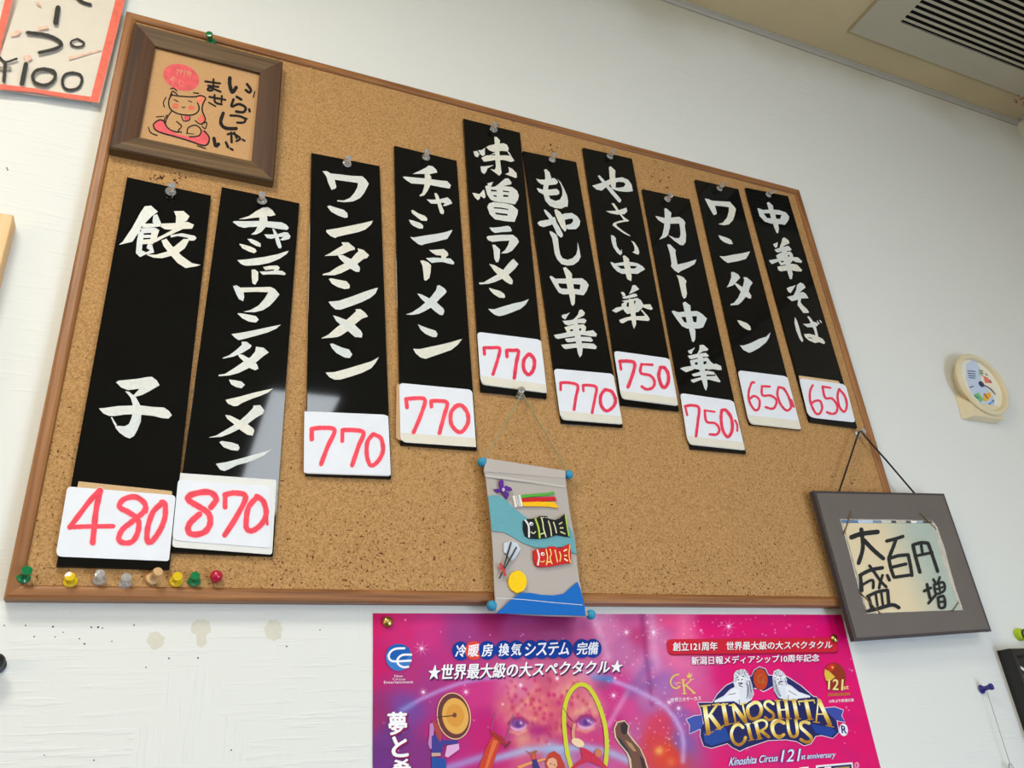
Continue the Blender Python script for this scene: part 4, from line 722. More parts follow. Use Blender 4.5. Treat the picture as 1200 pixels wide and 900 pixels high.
MB().box((ox0 + .0002, oy0 + .0002, zt - .0008), (ox1 - .0002, oy1 - .0002, zt - .0001)).build('vent_shade_sheet', VOID, ac)  # black sheet stands in for the shade behind the slats
k = 0; y = oy1 - .0056
while y - .0044 > oy0:
    MB().box((ox0, y - .0044, zb_ + .0002), (ox1, y, zb_ + .0012)).build('slat', VENTP, ac); y -= .0102; k += 1

# talisman prints stuck in the ceiling corner
def sticker(pts, nrm, lab):
    m = MB(); P_ = [Vector(p) for p in pts]; n = Vector(nrm)
    m.add(P_, [(0, 1, 2, 3)], (200, 178, 140)); u = P_[1] - P_[0]; v = P_[3] - P_[0]
    rnd = random.Random(3)
    for i in range(46):
        a, b_ = rnd.uniform(.08, .85), rnd.uniform(.08, .85); w_, h_ = rnd.choice([(.14, .035), (.035, .16), (.09, .05)])
        o = P_[0] + u * a + v * b_ + n * (.00005 + i * 2e-6)
        m.add([o, o + u * w_, o + u * w_ + v * h_, o + v * h_], [(0, 1, 2, 3)], rnd.choice([(160, 84, 66), (140, 66, 52), (176, 104, 82)]))
    t = m.build('talisman_print', CARD); md = t.modifiers.new('thickness', 'SOLIDIFY'); md.thickness = .0002; md.offset = 0
    return tag(t, lab, 'sticker', 'red prints in the ceiling corner')
def WZ(px, py, z):
    d = CR * ((px - 600) / FPX) + CD * ((py - 450) / FPX) + CF; return CAMP + d * ((z - CAMP.z) / d.z)
s0 = WZ(1173, 129.5, ZC - .0003); s1 = WZ(1188, 118, ZC - .0003); s2 = WZ(1201, 125, ZC - .0003)
s0.x = min(s0.x, XR - .02)
sticker([(XR - .075, -.022, ZC - .0003), (XR - .018, -.022, ZC - .0003), (XR - .018, -.075, ZC - .0003), (XR - .075, -.075, ZC - .0003)], (0, 0, -1), 'faded red print stuck flat on the ceiling corner')
sticker([(XR - .0003, -.01, ZC - .02), (XR - .0003, -.06, ZC - .02), (XR - .0003, -.06, ZC - .075), (XR - .0003, -.01, ZC - .075)], (-1, 0, 0), 'faded red print stuck on the right wall near the ceiling')

# ---------------------------------------------------------------- black frame, lime marker, blue pin at the lower right
fxl = 1.0075; fzt = Z0 - .0475
bf = thing('black_frame', 'black framed board cut by the lower right edge', 'picture frame', (fxl + .15, WY, fzt - .12))
frame_rails(bf, fxl, fzt - .25, fxl + .32, fzt, .0095, [(0, WY), (0, -.003), (.08, -.005), (.8, -.004), (1, -.001), (1, WY)], BLACKP, BLACKP)
MB().box((fxl + .007, .001, fzt - .243), (fxl + .313, .010, fzt - .007)).build('black_panel', BLACKP, bf)
m = MB(); pens(m, PX, "2.6: 1195.8,782 1203,788 1199,797 1206,799", .0008, (225, 224, 220)); m.build('white_lettering', PAINT, bf)
lm = thing('lime_magnet', 'lime green round clip with a black ring at the right edge', 'clip', W(1196, 745, WY))
c0 = W(1194.5, 745, WY - .001)
MB().lathe(W(1193, 744, WY), (0, -1, 0), [(.007, 0), (.0075, .003), (.006, .006), (.003, .007)], 20).build('lime_disc', LIME, lm, smooth=True)
MB().tube([c0 + Vector((.003 + .006 * math.cos(a), -.007, .006 * math.sin(a))) for a in [2 * math.pi * k / 20 for k in range(21)]], .0009, 8).build('ring', BLACKP, lm, smooth=True)
b = W(1149.5, 808, WY - .0002); h = W(1164, 804, WY - .014)
push_pin('push_pin', b, b + (h - b).normalized() * .0135, BLUE, 'push', 'dark blue push pin on the bare wall at the lower right', None)
mid = b + (h - b).normalized() * .006
hk = thing('hanging_hook', 'steel hook hanging on a thin thread from the blue pin', 'hook', W(1185, 897, WY - .005))
e = W(1183.5, 895, WY - .006)
MB().tube([mid + Vector((-.0005, 0, -.0022)), (mid + e) / 2, e], .00035, 6).build('thread', STRING, hk)
MB().tube([e + Vector((.0035 * math.sin(a) + .0, 0, -.004 + .004 * math.cos(a))) for a in [2 * math.pi * k / 16 for k in range(17)]] + [e + Vector((.003, 0, -.02)), e + Vector((.001, 0, -.03))], .0006, 8).build('wire', STEEL, hk, smooth=True)

#POSTER#
# ---------------------------------------------------------------- circus poster
PY = WY - .0006
px0, px1, pz1 = W(437, 800, PY).x, W(437, 800, PY).x + .5155, W(700, 719.5, PY).z
pz0 = pz1 - .728
pos = thing('poster', 'magenta circus poster pinned below the cork board', 'poster', ((px0 + px1) / 2, WY, pz0))
CAMR = np.array([list(CR), list(CD), list(CF)]); CAMN = np.array(list(CAMP))
foldx = W(757, 780, PY).x
xs = np.linspace(px0, px1, 800); zs = np.concatenate([np.linspace(pz1, pz1 - .19, 300), np.linspace(pz1 - .19, pz0, 60)[1:]])
X, Zg = np.meshgrid(xs, zs); Yg = np.full_like(X, PY)
Yg -= .0004 * np.exp(-((X - foldx - .004 + (Zg - pz1) * .03) / .010) ** 2) * (1 + .3 * np.sin(Zg * 30)) + .0003 * (1 + np.sin(X * 37 + Zg * 12)) * .5
def art(X, Z):
    pts = np.stack([X, np.full_like(X, PY), Z], -1) - CAMN; v = pts @ CAMR.T
    return v[..., 0] / v[..., 2] * FPX + 600, v[..., 1] / v[..., 2] * FPX + 450
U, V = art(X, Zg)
CP = np.array([[440,720,205,20,95],[440,780,200,28,100],[440,840,150,45,105],[440,890,105,50,125],[470,740,208,40,112],[480,790,180,50,120],[500,740,208,50,128],[520,780,190,50,125],[540,745,160,60,130],[600,735,165,62,125],[580,724,150,30,90],[650,728,150,40,100],[650,745,160,70,125],[690,735,205,95,150],[700,725,225,140,185],[715,745,210,120,170],[730,760,195,110,165],[740,725,200,90,150],[750,745,190,62,120],[500,805,165,55,130],[478,830,120,70,150],[460,860,110,55,130],[500,880,130,50,125],[515,860,185,40,115],[560,810,205,55,130],[570,850,195,30,112],[575,875,195,30,110],[600,850,200,40,120],[545,890,190,40,120],[720,810,205,50,130],[720,845,200,45,125],[740,860,195,90,150],[735,830,210,70,140],[760,820,185,110,170],[760,780,215,125,180],[775,745,215,120,170],[780,800,170,110,180],[795,770,232,110,160],[775,850,215,60,90],[785,885,220,60,40],[765,870,210,60,70],[800,870,130,90,165],[800,840,150,95,170],[815,850,190,80,150],[812,825,226,80,140],[800,800,225,100,160],[785,730,238,80,140],[800,725,240,85,145],[830,730,226,14,108],[800,745,240,90,150],[880,740,224,14,108],[960,730,222,10,108],[835,860,224,34,116],[860,890,226,14,108],[960,880,226,12,106],[1000,850,226,12,106],[990,800,228,16,110],[940,780,224,14,108],[860,790,226,18,110],[605,805,215,110,160],[640,805,220,110,150],[640,835,225,110,110],[660,850,190,40,110],[625,880,215,90,120],[690,835,228,150,140],[675,815,222,130,150],[700,870,205,60,120],[600,830,210,90,130],[650,880,160,160,200],[700,890,200,90,150]], float)  # print colours; the pale area left of the fold includes painted lamp glare
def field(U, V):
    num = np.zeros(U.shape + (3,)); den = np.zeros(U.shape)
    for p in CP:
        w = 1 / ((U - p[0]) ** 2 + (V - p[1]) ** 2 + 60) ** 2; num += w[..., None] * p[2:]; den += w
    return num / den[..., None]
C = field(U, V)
def blend(a, c):
    global C
    a = np.clip(a, 0, 1)[..., None]; C = C * (1 - a) + np.array(c, float) * a
def segd(U, V, pts):
    best = np.full(U.shape, 1e9)
    for (x0, y0), (x1, y1) in zip(pts, pts[1:]):
        dx, dy = x1 - x0, y1 - y0; t = np.clip(((U - x0) * dx + (V - y0) * dy) / (dx * dx + dy * dy), 0, 1)
        best = np.minimum(best, np.hypot(U - x0 - t * dx, V - y0 - t * dy))
    return best
g = lambda d, s: np.exp(-(d / s) ** 2)
# soft light rays, arcs and the leopard's face of the printed picture
blend(.45 * g(segd(U, V, [(693, 715), (712, 770)]), 5), (240, 190, 215))
blend(.55 * g(segd(U, V, [(751, 712), (757, 770), (764, 825)]), 3.2), (150, 40, 110))  # shading of the crease, painted along the fold
blend(.5 * g(segd(U, V, [(762, 720), (768, 780)]), 6), (235, 175, 215))
blend(.6 * g(segd(U, V, [(735, 812), (713, 850)]), 3.5), (235, 160, 205))
blend(.5 * g(segd(U, V, [(760, 778), (738, 812), (762, 800)]), 7), (120, 90, 160))
blend(.55 * g(segd(U, V, [(801, 722), (800, 775)]), 8), (246, 120, 165))
arc = [(472, 832), (492, 820), (515, 809.5), (538, 801), (562, 796), (585, 793)]
blend(.8 * g(segd(U, V, arc), 2.6), (190, 150, 215)); blend(.6 * g(segd(U, V, [(470, 833), (482, 826)]), 5), (110, 120, 190))
arc2 = [(714, 796), (741, 806.5), (765, 818.5), (780, 829), (791, 842), (799, 858), (801, 872), (800, 892)]
blend(.75 * g(segd(U, V, arc2), 3.2), (205, 175, 230)); blend(.85 * g(segd(U, V, [(697, 793), (714, 796)]), 4.5), (60, 130, 200))
blend(.7 * g(np.hypot((U - 690) / 1.6, V - 788), 9), (215, 150, 195)); blend(.35 * g(np.hypot((U - 706) / 1.4, V - 803), 6), (90, 90, 110))
face = np.clip(1.15 - np.hypot((U - 640) / 62, (V - 830) / 50) ** 2, 0, 1)
rs = np.random.RandomState(5)
def noise(sc, seed):
    r = np.random.RandomState(seed); a = np.zeros(U.shape)
    for _ in range(14):
        k = r.normal(size=2) / sc; a += np.sin(U * k[0] + V * k[1] + r.uniform(0, 6.28))
    return a / 5.3
n1 = noise(5, 1); n2 = noise(3.2, 9); n3 = noise(9, 4)
blend(face * np.clip(.62 + .35 * n1, 0, .9), (232, 140, 128)); blend(face * np.clip(n2 * .5, 0, .6), (240, 186, 130)); blend(face * np.clip(-n3 * .5, 0, .6), (214, 60, 96))
for _ in range(110):
    x, y = rs.uniform(588, 705), rs.uniform(790, 872); r = rs.uniform(1.6, 3.8)
    blend(np.minimum(1, face * 1.3) * .9 * g(np.hypot((U - x) / .8, V - y), r), rs.choice([0, 1]) and (205, 45, 110) or (196, 66, 88))
blend(.8 * g(np.hypot((U - 632) / 1.7, V - 856), 9), (172, 24, 108)); blend(.7 * g(np.hypot((U - 660) / 1.2, V - 868), 9), (196, 40, 105))
blend(.6 * g(np.hypot((U - 612) / 1.2, V - 866), 9), (226, 180, 130)); blend(.7 * g(np.hypot((U - 686) / 1.6, V - 862), 9), (205, 60, 120))
blend(.8 * g(segd(U, V, [(580, 889), (617, 879), (656, 877), (688, 876), (713, 881), (740, 893)]), 5), (165, 190, 226))
blend(.7 * g(segd(U, V, [(524, 900), (553, 891), (575, 884)]), 5), (160, 165, 222))
blend(.85 * g(np.hypot(U - 778, V - 885), 15) * (.7 + .4 * n1), (222, 70, 30)); blend(.8 * g(np.hypot(U - 772, V - 880), 5), (246, 190, 90)); blend(.5 * g(np.hypot(U - 786, V - 893), 5), (250, 150, 60))
blend(.12 * np.abs(n3), (140, 60, 150))
for ex, ey, k in ((607, 849, 1), (686.5, 846.5, 1.08)):
    r_ = np.hypot((U - ex) / (9.5 * k), (V - ey - 1) / (7.2 * k)); soft = lambda q, w: np.clip((1 - q) / w + .5, 0, 1)
    blend(.85 * soft(r_, .25), (222, 170, 212)); blend(.9 * soft(np.hypot((U - ex) / (8.6 * k), (V - ey + 1.2) / (5.6 * k)), .3), (128, 62, 148))
    blend(.8 * soft(np.hypot((U - ex) / 3.4, (V - ey) / 3.8), .5), (84, 52, 122)); blend(.95 * g(np.hypot(U - ex - 3.2, V - ey + 1.8), 1.5), (255, 205, 230))
    blend(.8 * g(segd(U, V, [(ex - 11, ey - 1), (ex - 5, ey - 7), (ex + 4, ey - 8), (ex + 11, ey - 2)]), 2), (150, 34, 100)); blend(.6 * g(segd(U, V, [(ex - 9, ey + 8), (ex, ey + 11), (ex + 9, ey + 7)]), 2), (236, 170, 140))
# sparkling dust
for _ in range(330):
    x = rs.choice([rs.uniform(745, 1005), rs.uniform(690, 900), rs.uniform(440, 720)], p=[.5, .38, .12]); y = rs.uniform(719, 880); s = rs.choice([.7, 1, 1.5], p=[.6, .3, .1])
    if 805 < x < 985 and 747 < y < 882: continue
    blend(rs.uniform(.35, .95) * g(np.hypot(U - x, V - y), s), (250, 215, 235))
for x, y, r in ((494, 760, 11), (496, 811, 7), (546, 811, 7), (734, 741, 8), (765.5, 741, 10), (854, 734, 11), (719, 815, 8), (653, 795, 6), (610, 803, 5), (875, 875, 7), (886, 856, 6), (784, 823, 7), (795, 830, 6)):
    for a in (0.2, 1.0, 1.75, 2.55):
        dx, dy = math.cos(a) * r, math.sin(a) * r; d = segd(U, V, [(x - dx, y - dy), (x + dx, y + dy)])
        blend(.75 * g(d, .55) * np.clip(1 - np.hypot(U - x, V - y) / r, 0, 1), (250, 225, 240))
    blend(.9 * g(np.hypot(U - x, V - y), 1.5), (255, 240, 250))
# the unseen lower sheet stays plain magenta
low = np.clip((V - 905) / 20, 0, 1); C = C * (1 - low[..., None]) + np.array([215, 26, 112.]) * low[..., None]
C = np.clip(C, 0, 255) / 255; Cl = np.where(C <= .04045, C / 12.92, ((C + .055) / 1.055) ** 2.4)
ny, nx2 = X.shape; L = parent_loc(pos)
vts = np.stack([X - L.x, Yg - L.y, Zg - L.z], -1).reshape(-1, 3); idx = np.arange(ny * nx2).reshape(ny, nx2)
fc = np.stack([idx[:-1, :-1], idx[1:, :-1], idx[1:, 1:], idx[:-1, 1:]], -1).reshape(-1, 4)
me = bpy.data.meshes.new('printed_sheet'); me.from_pydata(vts.tolist(), [], fc.tolist())
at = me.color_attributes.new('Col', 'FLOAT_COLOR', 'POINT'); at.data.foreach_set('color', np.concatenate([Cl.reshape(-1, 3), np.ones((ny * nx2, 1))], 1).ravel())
me.polygons.foreach_set('use_smooth', [True] * len(me.polygons)); me.materials.append(PRINT)
sh = bpy.data.objects.new('printed_sheet', me); COL.objects.link(sh); sh.parent = pos

Q = PY - .00095            # overprinted figures and lettering lie on the sheet
S = lambda m, fr, t_, c_, d=0.0: ink(m, fr, t_, Q - d, c_)
A1 = (430, 715, 6.6667); A2 = (600, 715, 6.6667); A3 = (430, 800, 8.955); A4 = (550, 800, 8.955); A5 = (660, 800, 8.955); A6 = (770, 715, 6.6667); A7 = (880, 740, 7.5); A8 = (780, 800, 8.955); A9 = (900, 800, 8.955)
# drum and drummer
m = MB()
shape(m, A3, oval(912, 350, 178, 248, -8), Q, (236, 196, 150)); shape(m, A3, oval(912, 350, 168, 238, -8), Q - 3e-5, (104, 58, 58))
shape(m, A3, oval(928, 350, 138, 190, -8), Q - 6e-5, (226, 170, 84)); shape(m, A3, oval(925, 345, 95, 120, -8), Q - 9e-5, (218, 152, 66)); shape(m, A3, oval(920, 340, 22, 26), Q - 12e-5, (120, 70, 50))
pens(m, A3, "10: 740,362 900,346", Q - 15e-5, (70, 40, 36)); m.build('drum_illustration', PRINT, pos)
m = MB()
S(m, A3, "660,430 690,420 705,470 700,540 690,700 660,690 640,640 655,560", (190, 130, 190)); S(m, A3, "840,660 965,640 970,700 905,745 850,785 818,770", (222, 170, 214), 2e-5)
S(m, A3, "680,560 740,530 800,600 955,606 955,640 800,655 790,735 680,740", (68, 62, 142), 4e-5); S(m, A3, "680,380 700,400 760,450 790,560 770,625 735,570 705,480", (170, 70, 70), 8e-5)
S(m, A3, "678,735 772,735 775,768 680,775", (200, 160, 150), 8e-5); S(m, A3, "680,780 830,800 832,900 680,900", (42, 80, 160), 8e-5); m.build('drummer_illustration', PRINT, pos)
# trapeze legs
m = MB()
S(m, A4, "240,565 335,600 295,720 235,905 95,905 170,700", (200, 66, 44)); S(m, A4, "250,600 300,610 240,760 190,905 160,905", (222, 110, 60), 3e-5)
S(m, A4, "210,488 260,520 345,570 385,640 360,660 310,610 230,545", (160, 50, 44), 4e-5); S(m, A4, "365,670 425,612 440,625 378,695", (124, 52, 52), 5e-5)
pens(m, A4, "9: 460,335 385,610;7: 280,300 228,485", Q - 6e-5, (140, 110, 140), jit=0); m.build('trapeze_illustration', PRINT, pos)
# leopard eyes
# hoop and aerialist
m = MB(); pen(m, A5, P("85,885 50,760 25,600 10,420 15,280 45,160 105,60 180,18 260,45 330,140 395,290 440,450 458,620 455,760 440,890"), 44, Q, (206, 206, 54)); pen(m, A5, P("270,60 335,150 395,295 438,450"), 16, Q - 6e-5, (226, 190, 60)); m.build('hoop_print', PRINT, pos)
m = MB(); q2 = 1e-4
pens(m, A5, "6: 0,262 60,360 110,410;6: 30,420 70,470 100,495", Q - q2, (90, 60, 70), jit=0); pen(m, A5, P("118,440 105,520 112,590"), 32, Q - q2, (222, 150, 130)); shape(m, A5, oval(155, 630, 72, 42, 25), Q - q2 - 2e-5, (240, 206, 170)); shape(m, A5, oval(370, 738, 36, 46), Q - q2 - 2e-5, (206, 120, 84))
S(m, A5, "175,680 235,690 330,752 470,890 450,905 270,825 160,868 120,905 75,892 205,800", (200, 44, 72), q2 + 4e-5); m.build('aerialist_illustration', PRINT, pos)
# red haired figure
m = MB(); S(m, A4, "500,880 640,830 800,790 800,812 640,856 530,900", (232, 160, 90)); S(m, A4, "655,750 695,745 715,830 745,905 665,905 660,830", (60, 52, 120), 4e-5); S(m, A4, "650,755 700,750 705,800 660,810", (206, 84, 60), 6e-5); S(m, A4, "580,705 640,735 690,710 720,712 690,750 640,755", (170, 96, 74), 6e-5)
S(m, A4, "795,830 830,745 890,715 955,760 1000,860 1008,905 905,905 810,905", (190, 62, 40), 8e-5); S(m, A4, "830,800 880,785 915,810 925,870 900,905 840,905 810,850", (226, 168, 134), 1.2e-4); pens(m, A4, "8: 845,850 862,852;8: 885,862 900,866", Q - 1.5e-4, (70, 40, 36)); m.build('dancer_illustration', PRINT, pos)
# elephant trunk
m = MB(); S(m, A5, "530,480 560,410 640,392 695,450 685,525 735,590 815,690 865,800 895,905 700,905 690,810 665,740 590,650 540,575", (216, 190, 160)); S(m, A5, "545,480 575,420 640,405 682,450 672,530 722,600 802,690 852,800 880,905 722,905 712,800 680,735 602,645 556,570", (112, 76, 62), 3e-5)
S(m, A5, "600,440 650,410 678,450 668,530 640,550 610,520", (56, 44, 46), 6e-5); S(m, A5, "560,570 600,590 680,700 720,790 712,800 680,735 602,645", (52, 56, 66), 6e-5); S(m, A5, "650,600 720,640 770,720 740,720 690,670", (176, 136, 96), 6e-5); S(m, A5, "800,760 845,800 875,905 830,905", (70, 42, 44), 6e-5); m.build('elephant_trunk_illustration', PRINT, pos)
# top-left logo
m = MB(); LG = (24, 92, 176)
shape(m, A1, oval(248, 368, 101, 106), Q, (60, 124, 200)); shape(m, A1, oval(248, 330, 92, 66), Q - 3e-5, (26, 96, 178))
pens(m, A1, "17: 292,298 225,302 185,325 170,360 182,388 215,400 342,394;17: 346,348 280,350 245,375 238,405 255,432 290,446 322,442", Q - 6e-5, (240, 240, 248), jit=0); m.build('round_logo', PRINT, pos)
m = MB(); text(m, 'New', [(462.3, 790.7), (472, 790.7), (472, 793.6), (462.3, 793.6)], Q, (236, 214, 232), .012); text(m, 'Circus', [(460, 794.4), (475, 794.4), (475, 797.2), (460, 797.2)], Q, (236, 214, 232), .012); text(m, 'Entertainment', [(450, 798), (484, 797.4), (484, 800.6), (450, 801.2)], Q, (236, 214, 232), .012); m.build('logo_caption', PRINT, pos)
# round-badge headline
m = MB(); ch = '冷暖房換気システム完備'; cxs = [540, 555, 571, 590.5, 604.8, 621.3, 634.8, 648.3, 661.2, 682.2, 694.8]; cys = [762.8, 762.4, 762, 761.5, 761.3, 761.1, 760.9, 760.6, 760.4, 760, 759.8]
for i, c_ in enumerate(ch):
    shape(m, PX, oval(cxs[i], cys[i], 10.2, 11.2), Q - i * 2e-6, (226, 74, 54) if i == 1 else (10, 58, 150))
for i, c_ in enumerate(ch):
    x, y = cxs[i], cys[i]; text(m, c_, [(x - 4.9, y - 7), (x + 6.9, y - 7.8), (x + 5.3, y + 6.6), (x - 6.5, y + 7.4)], Q - 6e-5, (240, 240, 248), .028)
m.build('badge_headline', PRINT, pos)
m = MB(); hl = '★世界最大級の大スペクタクル★'
text(m, hl, [(504.8, 780.8), (731.6, 775), (729, 790.2), (502.8, 799.2)], Q, (84, 34, 84), .03); text(m, hl, [(503.5, 779), (730.5, 773.2), (728, 788.6), (501.5, 797.4)], Q - 5e-5, (244, 242, 246), .03); m.build('headline_lettering', PRINT, pos)
m = MB()
for c_, q in (('夢', [(454.5, 835), (476, 834.3), (476.5, 860.3), (457, 861)]), ('と', [(459.5, 863.5), (476.5, 863), (478, 886.5), (460, 887)]), ('希', [(460, 890.5), (480, 889.5), (481.5, 914), (461.5, 915)])):
    text(m, c_, [(x + 1.6, y + 1.2) for x, y in q], Q, (150, 16, 74), .05); text(m, c_, q, Q - 5e-5, (246, 244, 248), .04)
m.build('vertical_lettering', PRINT, pos)
# red banner and lines
m = MB(); bn = rounded([(780.5, 749.3), (981, 747), (982.5, 764), (783, 766.8)], [7, 5, 5, 7])
shape(m, PX, [(x + .3, y + 1.6) for x, y in bn], Q, (150, 16, 60)); shape(m, PX, bn, Q - 3e-5, (206, 34, 56))
text(m, '創立121周年　世界最大級の大スペクタクル', [(789, 753.6), (976, 752), (975.5, 760.8), (789, 764)], Q - 6e-5, (120, 10, 40), .02); text(m, '創立121周年　世界最大級の大スペクタクル', [(788.5, 752.6), (975.5, 751), (975, 760), (788.8, 763)], Q - 9e-5, (246, 240, 244), .02); m.build('red_banner', PRINT, pos)
m = MB(); t_ = '新潟日報メディアシップ10周年記念'; text(m, t_, [(811, 770.4), (960.8, 767.4), (960.6, 775.8), (811, 780)], Q, (160, 20, 90), .03); text(m, t_, [(810.3, 769.5), (960, 766.5), (960, 775), (810.5, 779.2)], Q - 4e-5, (246, 240, 246), .022); m.build('sponsor_line', PRINT, pos)
# crowned gold monogram
GD = (236, 200, 112); m = MB()
pens(m, A6, "13: 168,502 128,516 106,556 118,596 150,612 178,596;9: 150,570 184,566;15: 203,545 214,652;9: 272,540 218,590;14: 226,588 292,648;7: 190,546 222,544;7: 198,653 230,652;7: 255,540 285,540;7: 275,650 302,648", Q, GD, jit=0); S(m, A6, "228,498 240,514 249,478 258,508 274,488 270,526 236,530", GD); text(m, '世界三大サーカス', [(786, 818), (821.5, 815.6), (821.6, 820.6), (786, 823)], Q, (240, 236, 244), .02); m.build('gold_monogram', PRINT, pos)
# emblem
m = MB(); NV = (34, 36, 92)
dome = P("834.5,824.5 840.5,814 851,803.5 866,796 881,792.3 884,785.5 890,781.8 896.8,784 900.5,791.5 914,792.3 922,793 938.7,804 953.3,816.7 963,826")
ban = P("818,823.5 860,823.5 920,817.5 956.4,816.7 967,832.4 980.4,844.7 983,858 976,864.8 962.5,861.4 955.8,862.5 950,871.5 942.4,873.5 933.5,868.5 921,866.5 900,867.5 875,876 867,880 858,875.5 852.6,871 833.6,876.5 824.7,874 820.8,862.5 821.3,853.6 824.7,848 821.3,831")
rl = P("804.5,843 813.5,839 822.5,838 824.7,853.6 819,854.7 808,859.8 808.5,850"); rr_ = P("966,830 978,828.7 988.3,832.3 986,839 990.5,846.4 978,843.6 971,842.5")
def rim(pts, w, z):
    pen(m, PX, pts + [pts[0]], w, z, (236, 214, 236), curve=False, jit=0)
for p_ in (dome, rl, rr_, ban): rim(p_, 1.7, Q)
shape(m, PX, rl, Q - 6e-5, (66, 84, 170)); shape(m, PX, rr_, Q - 6e-5, (62, 78, 166)); shape(m, PX, dome, Q - 6e-5, (44, 40, 104)); shape(m, PX, ban, Q - 9e-5, NV)
shape(m, PX, P("824,858 850,852 856,867 834,874 826,870"), Q - 1.1e-4, (34, 70, 150)); shape(m, PX, P("950,848 975,853 981,858 974,863 956,859"), Q - 1.1e-4, (34, 66, 150))
cut = P("884,806.5 890,808 894.5,810.5 900,808 905,805 907,812 912,820.5 896,820 880,822"); pen(m, PX, cut[:5], 1, Q - 1.2e-4, (236, 214, 236), curve=False, jit=0); shape(m, PX, cut, Q - 1.1e-4, (228, 26, 116))
shape(m, PX, oval(891.3, 796, 9.4, 13.6, -6), Q - 1.2e-4, NV); shape(m, PX, oval(891.3, 796, 8.4, 12.6, -6), Q - 1.4e-4, (196, 66, 30)); pens(m, PX, "1.2: 893,791 889.5,792 888.5,797 890,800 893,799;1.2: 894,795 894,801;1: 897,793 893.5,797 897.5,801", Q - 1.6e-4, (170, 110, 50), jit=0)
m.build('emblem_ribbon', PRINT, pos)
LW = (228, 230, 240)
def mane(m, fr, cx, cy, rx, ry, rot):
    rg = random.Random(11)
    for k in range(34):
        a = math.radians(-200 + 220 * k / 33 + rg.uniform(-4, 4)); c_, s_ = math.cos(math.radians(rot)), math.sin(math.radians(rot))
        q = [(cx + rx * r * math.cos(a) * c_ - ry * r * math.sin(a) * s_, cy + rx * r * math.cos(a) * s_ + ry * r * math.sin(a) * c_) for r in (.56, .8, 1.0)]
        pen(m, fr, q, rg.uniform(4, 8), Q - 2.3e-4 - k * 1e-6, rg.choice([(176, 176, 192), (206, 206, 218), (250, 250, 252), (236, 236, 244)]))
    shape(m, fr, oval(cx - rx * .16, cy + ry * .12, rx * .44, ry * .52, rot), Q - 2.7e-4, (240, 240, 246))
    e = lambda x, y, w_, h_, c: shape(m, fr, oval(cx + rx * x, cy + ry * y, w_, h_, rot), Q - 2.8e-4, c)
    e(-.38, -.06, 7, 5, (70, 70, 84)); e(.06, -.08, 7, 5, (70, 70, 84)); e(-.18, .3, 12, 7, (84, 74, 84)); e(-.17, .48, 14, 4, (120, 110, 120)); e(-.17, .2, 4, 14, (206, 206, 216))
m = MB(); S(m, A6, "600,500 618,472 660,464 695,488 722,520 745,590 757,660 735,702 692,732 652,742 600,712 520,716 445,722 450,705 520,670 570,618 606,600 598,550", LW, 1.5e-4); S(m, A6, "690,500 722,530 745,600 752,670 720,700 700,640 700,560", (186, 186, 200), 2e-4)
S(m, A6, "600,610 640,620 650,700 620,706 560,706 500,712 470,714 540,680", (240, 240, 246), 1.8e-4)
pens(m, A6, "9: 620,528 640,524;9: 660,520 678,516;8: 650,530 648,560;14: 640,572 664,572;6: 640,590 668,600;5: 560,660 612,650;6: 700,560 712,620 702,690;6: 722,560 736,640;5: 640,700 646,735;5: 618,480 640,500;5: 680,484 690,510", Q - 2.4e-4, (96, 90, 104)); mane(m, A6, 660, 550, 62, 88, 8); m.build('white_lion', PRINT, pos)
m = MB(); S(m, A7, "190,400 200,350 240,330 275,350 300,400 320,460 360,480 420,530 520,565 520,580 420,590 360,602 320,606 240,582 200,520", LW, 1.5e-4); S(m, A7, "190,420 210,400 230,470 270,570 240,580 200,520", (186, 186, 200), 2e-4)
S(m, A7, "300,480 350,490 420,540 510,570 420,582 340,590 310,560", (240, 240, 246), 1.8e-4)
pens(m, A7, "9: 236,398 252,390;9: 265,384 282,392;8: 258,395 262,430;13: 256,440 276,440;6: 256,462 278,466;5: 330,520 400,560;6: 214,440 230,520 260,570;5: 205,370 225,350;5: 330,560 326,600;5: 300,420 312,470", Q - 2.4e-4, (96, 90, 104)); mane(m, A7, 258, 425, 56, 84, -14); m.build('white_lion', PRINT, pos)
# gold serif name
def gold(mb, fr, spec, top, bot):
    """strokes 'w: pts', coloured from pale to deep gold down the letter like the print"""
    c0 = len(mb.c); ox, oy, s = fr
    b0 = len(mb.f); pens(mb, fr, spec, Q - 3e-4, (1, 1, 1), jit=0)
    for i in range(b0, len(mb.f)):
        pp = [mb.v[j] for j in mb.f[i]]; z = sum(p.z for p in pp) / len(pp); x = sum(p.x for p in pp) / len(pp)
        zt_ = W(ox, oy + top / s, Q).z; zb2 = W(ox, oy + bot / s, Q).z
        t = min(1, max(0, (zt_ - z) / (zt_ - zb2)))
        st = [(0, (206, 150, 60)), (.3, (250, 236, 140)), (.5, (252, 248, 216)), (.75, (236, 196, 84)), (1, (176, 124, 40))]
        for (a, ca), (b_, cb) in zip(st, st[1:]):
            if a <= t <= b_: k = (t - a) / (b_ - a); mb.c[i] = tuple(ca[q] * (1 - k) + cb[q] * k for q in range(3)); break
def div(spec, n=6):
    """subdivide straight strokes so that the print's gradient can follow them"""
    out = []
    for part in spec.split(';'):
        w, p = part.split(':'); pts = P(p)
        if len(pts) == 2:
            (a, b_), (c_, d_) = pts; pts = [(a + (c_ - a) * k / n, b_ + (d_ - b_) * k / n) for k in range(n + 1)]
        out.append(w + ':' + ' '.join('%f,%f' % q for q in pts))
    return ';'.join(out)
m = MB()
gold(m, A8, div("46: 412,255 450,530;14: 368,246 468,236;14: 416,548 498,516;26: 540,230 455,350;14: 492,232 562,224;42: 475,350 568,475;14: 530,492 602,462"), 225, 540)
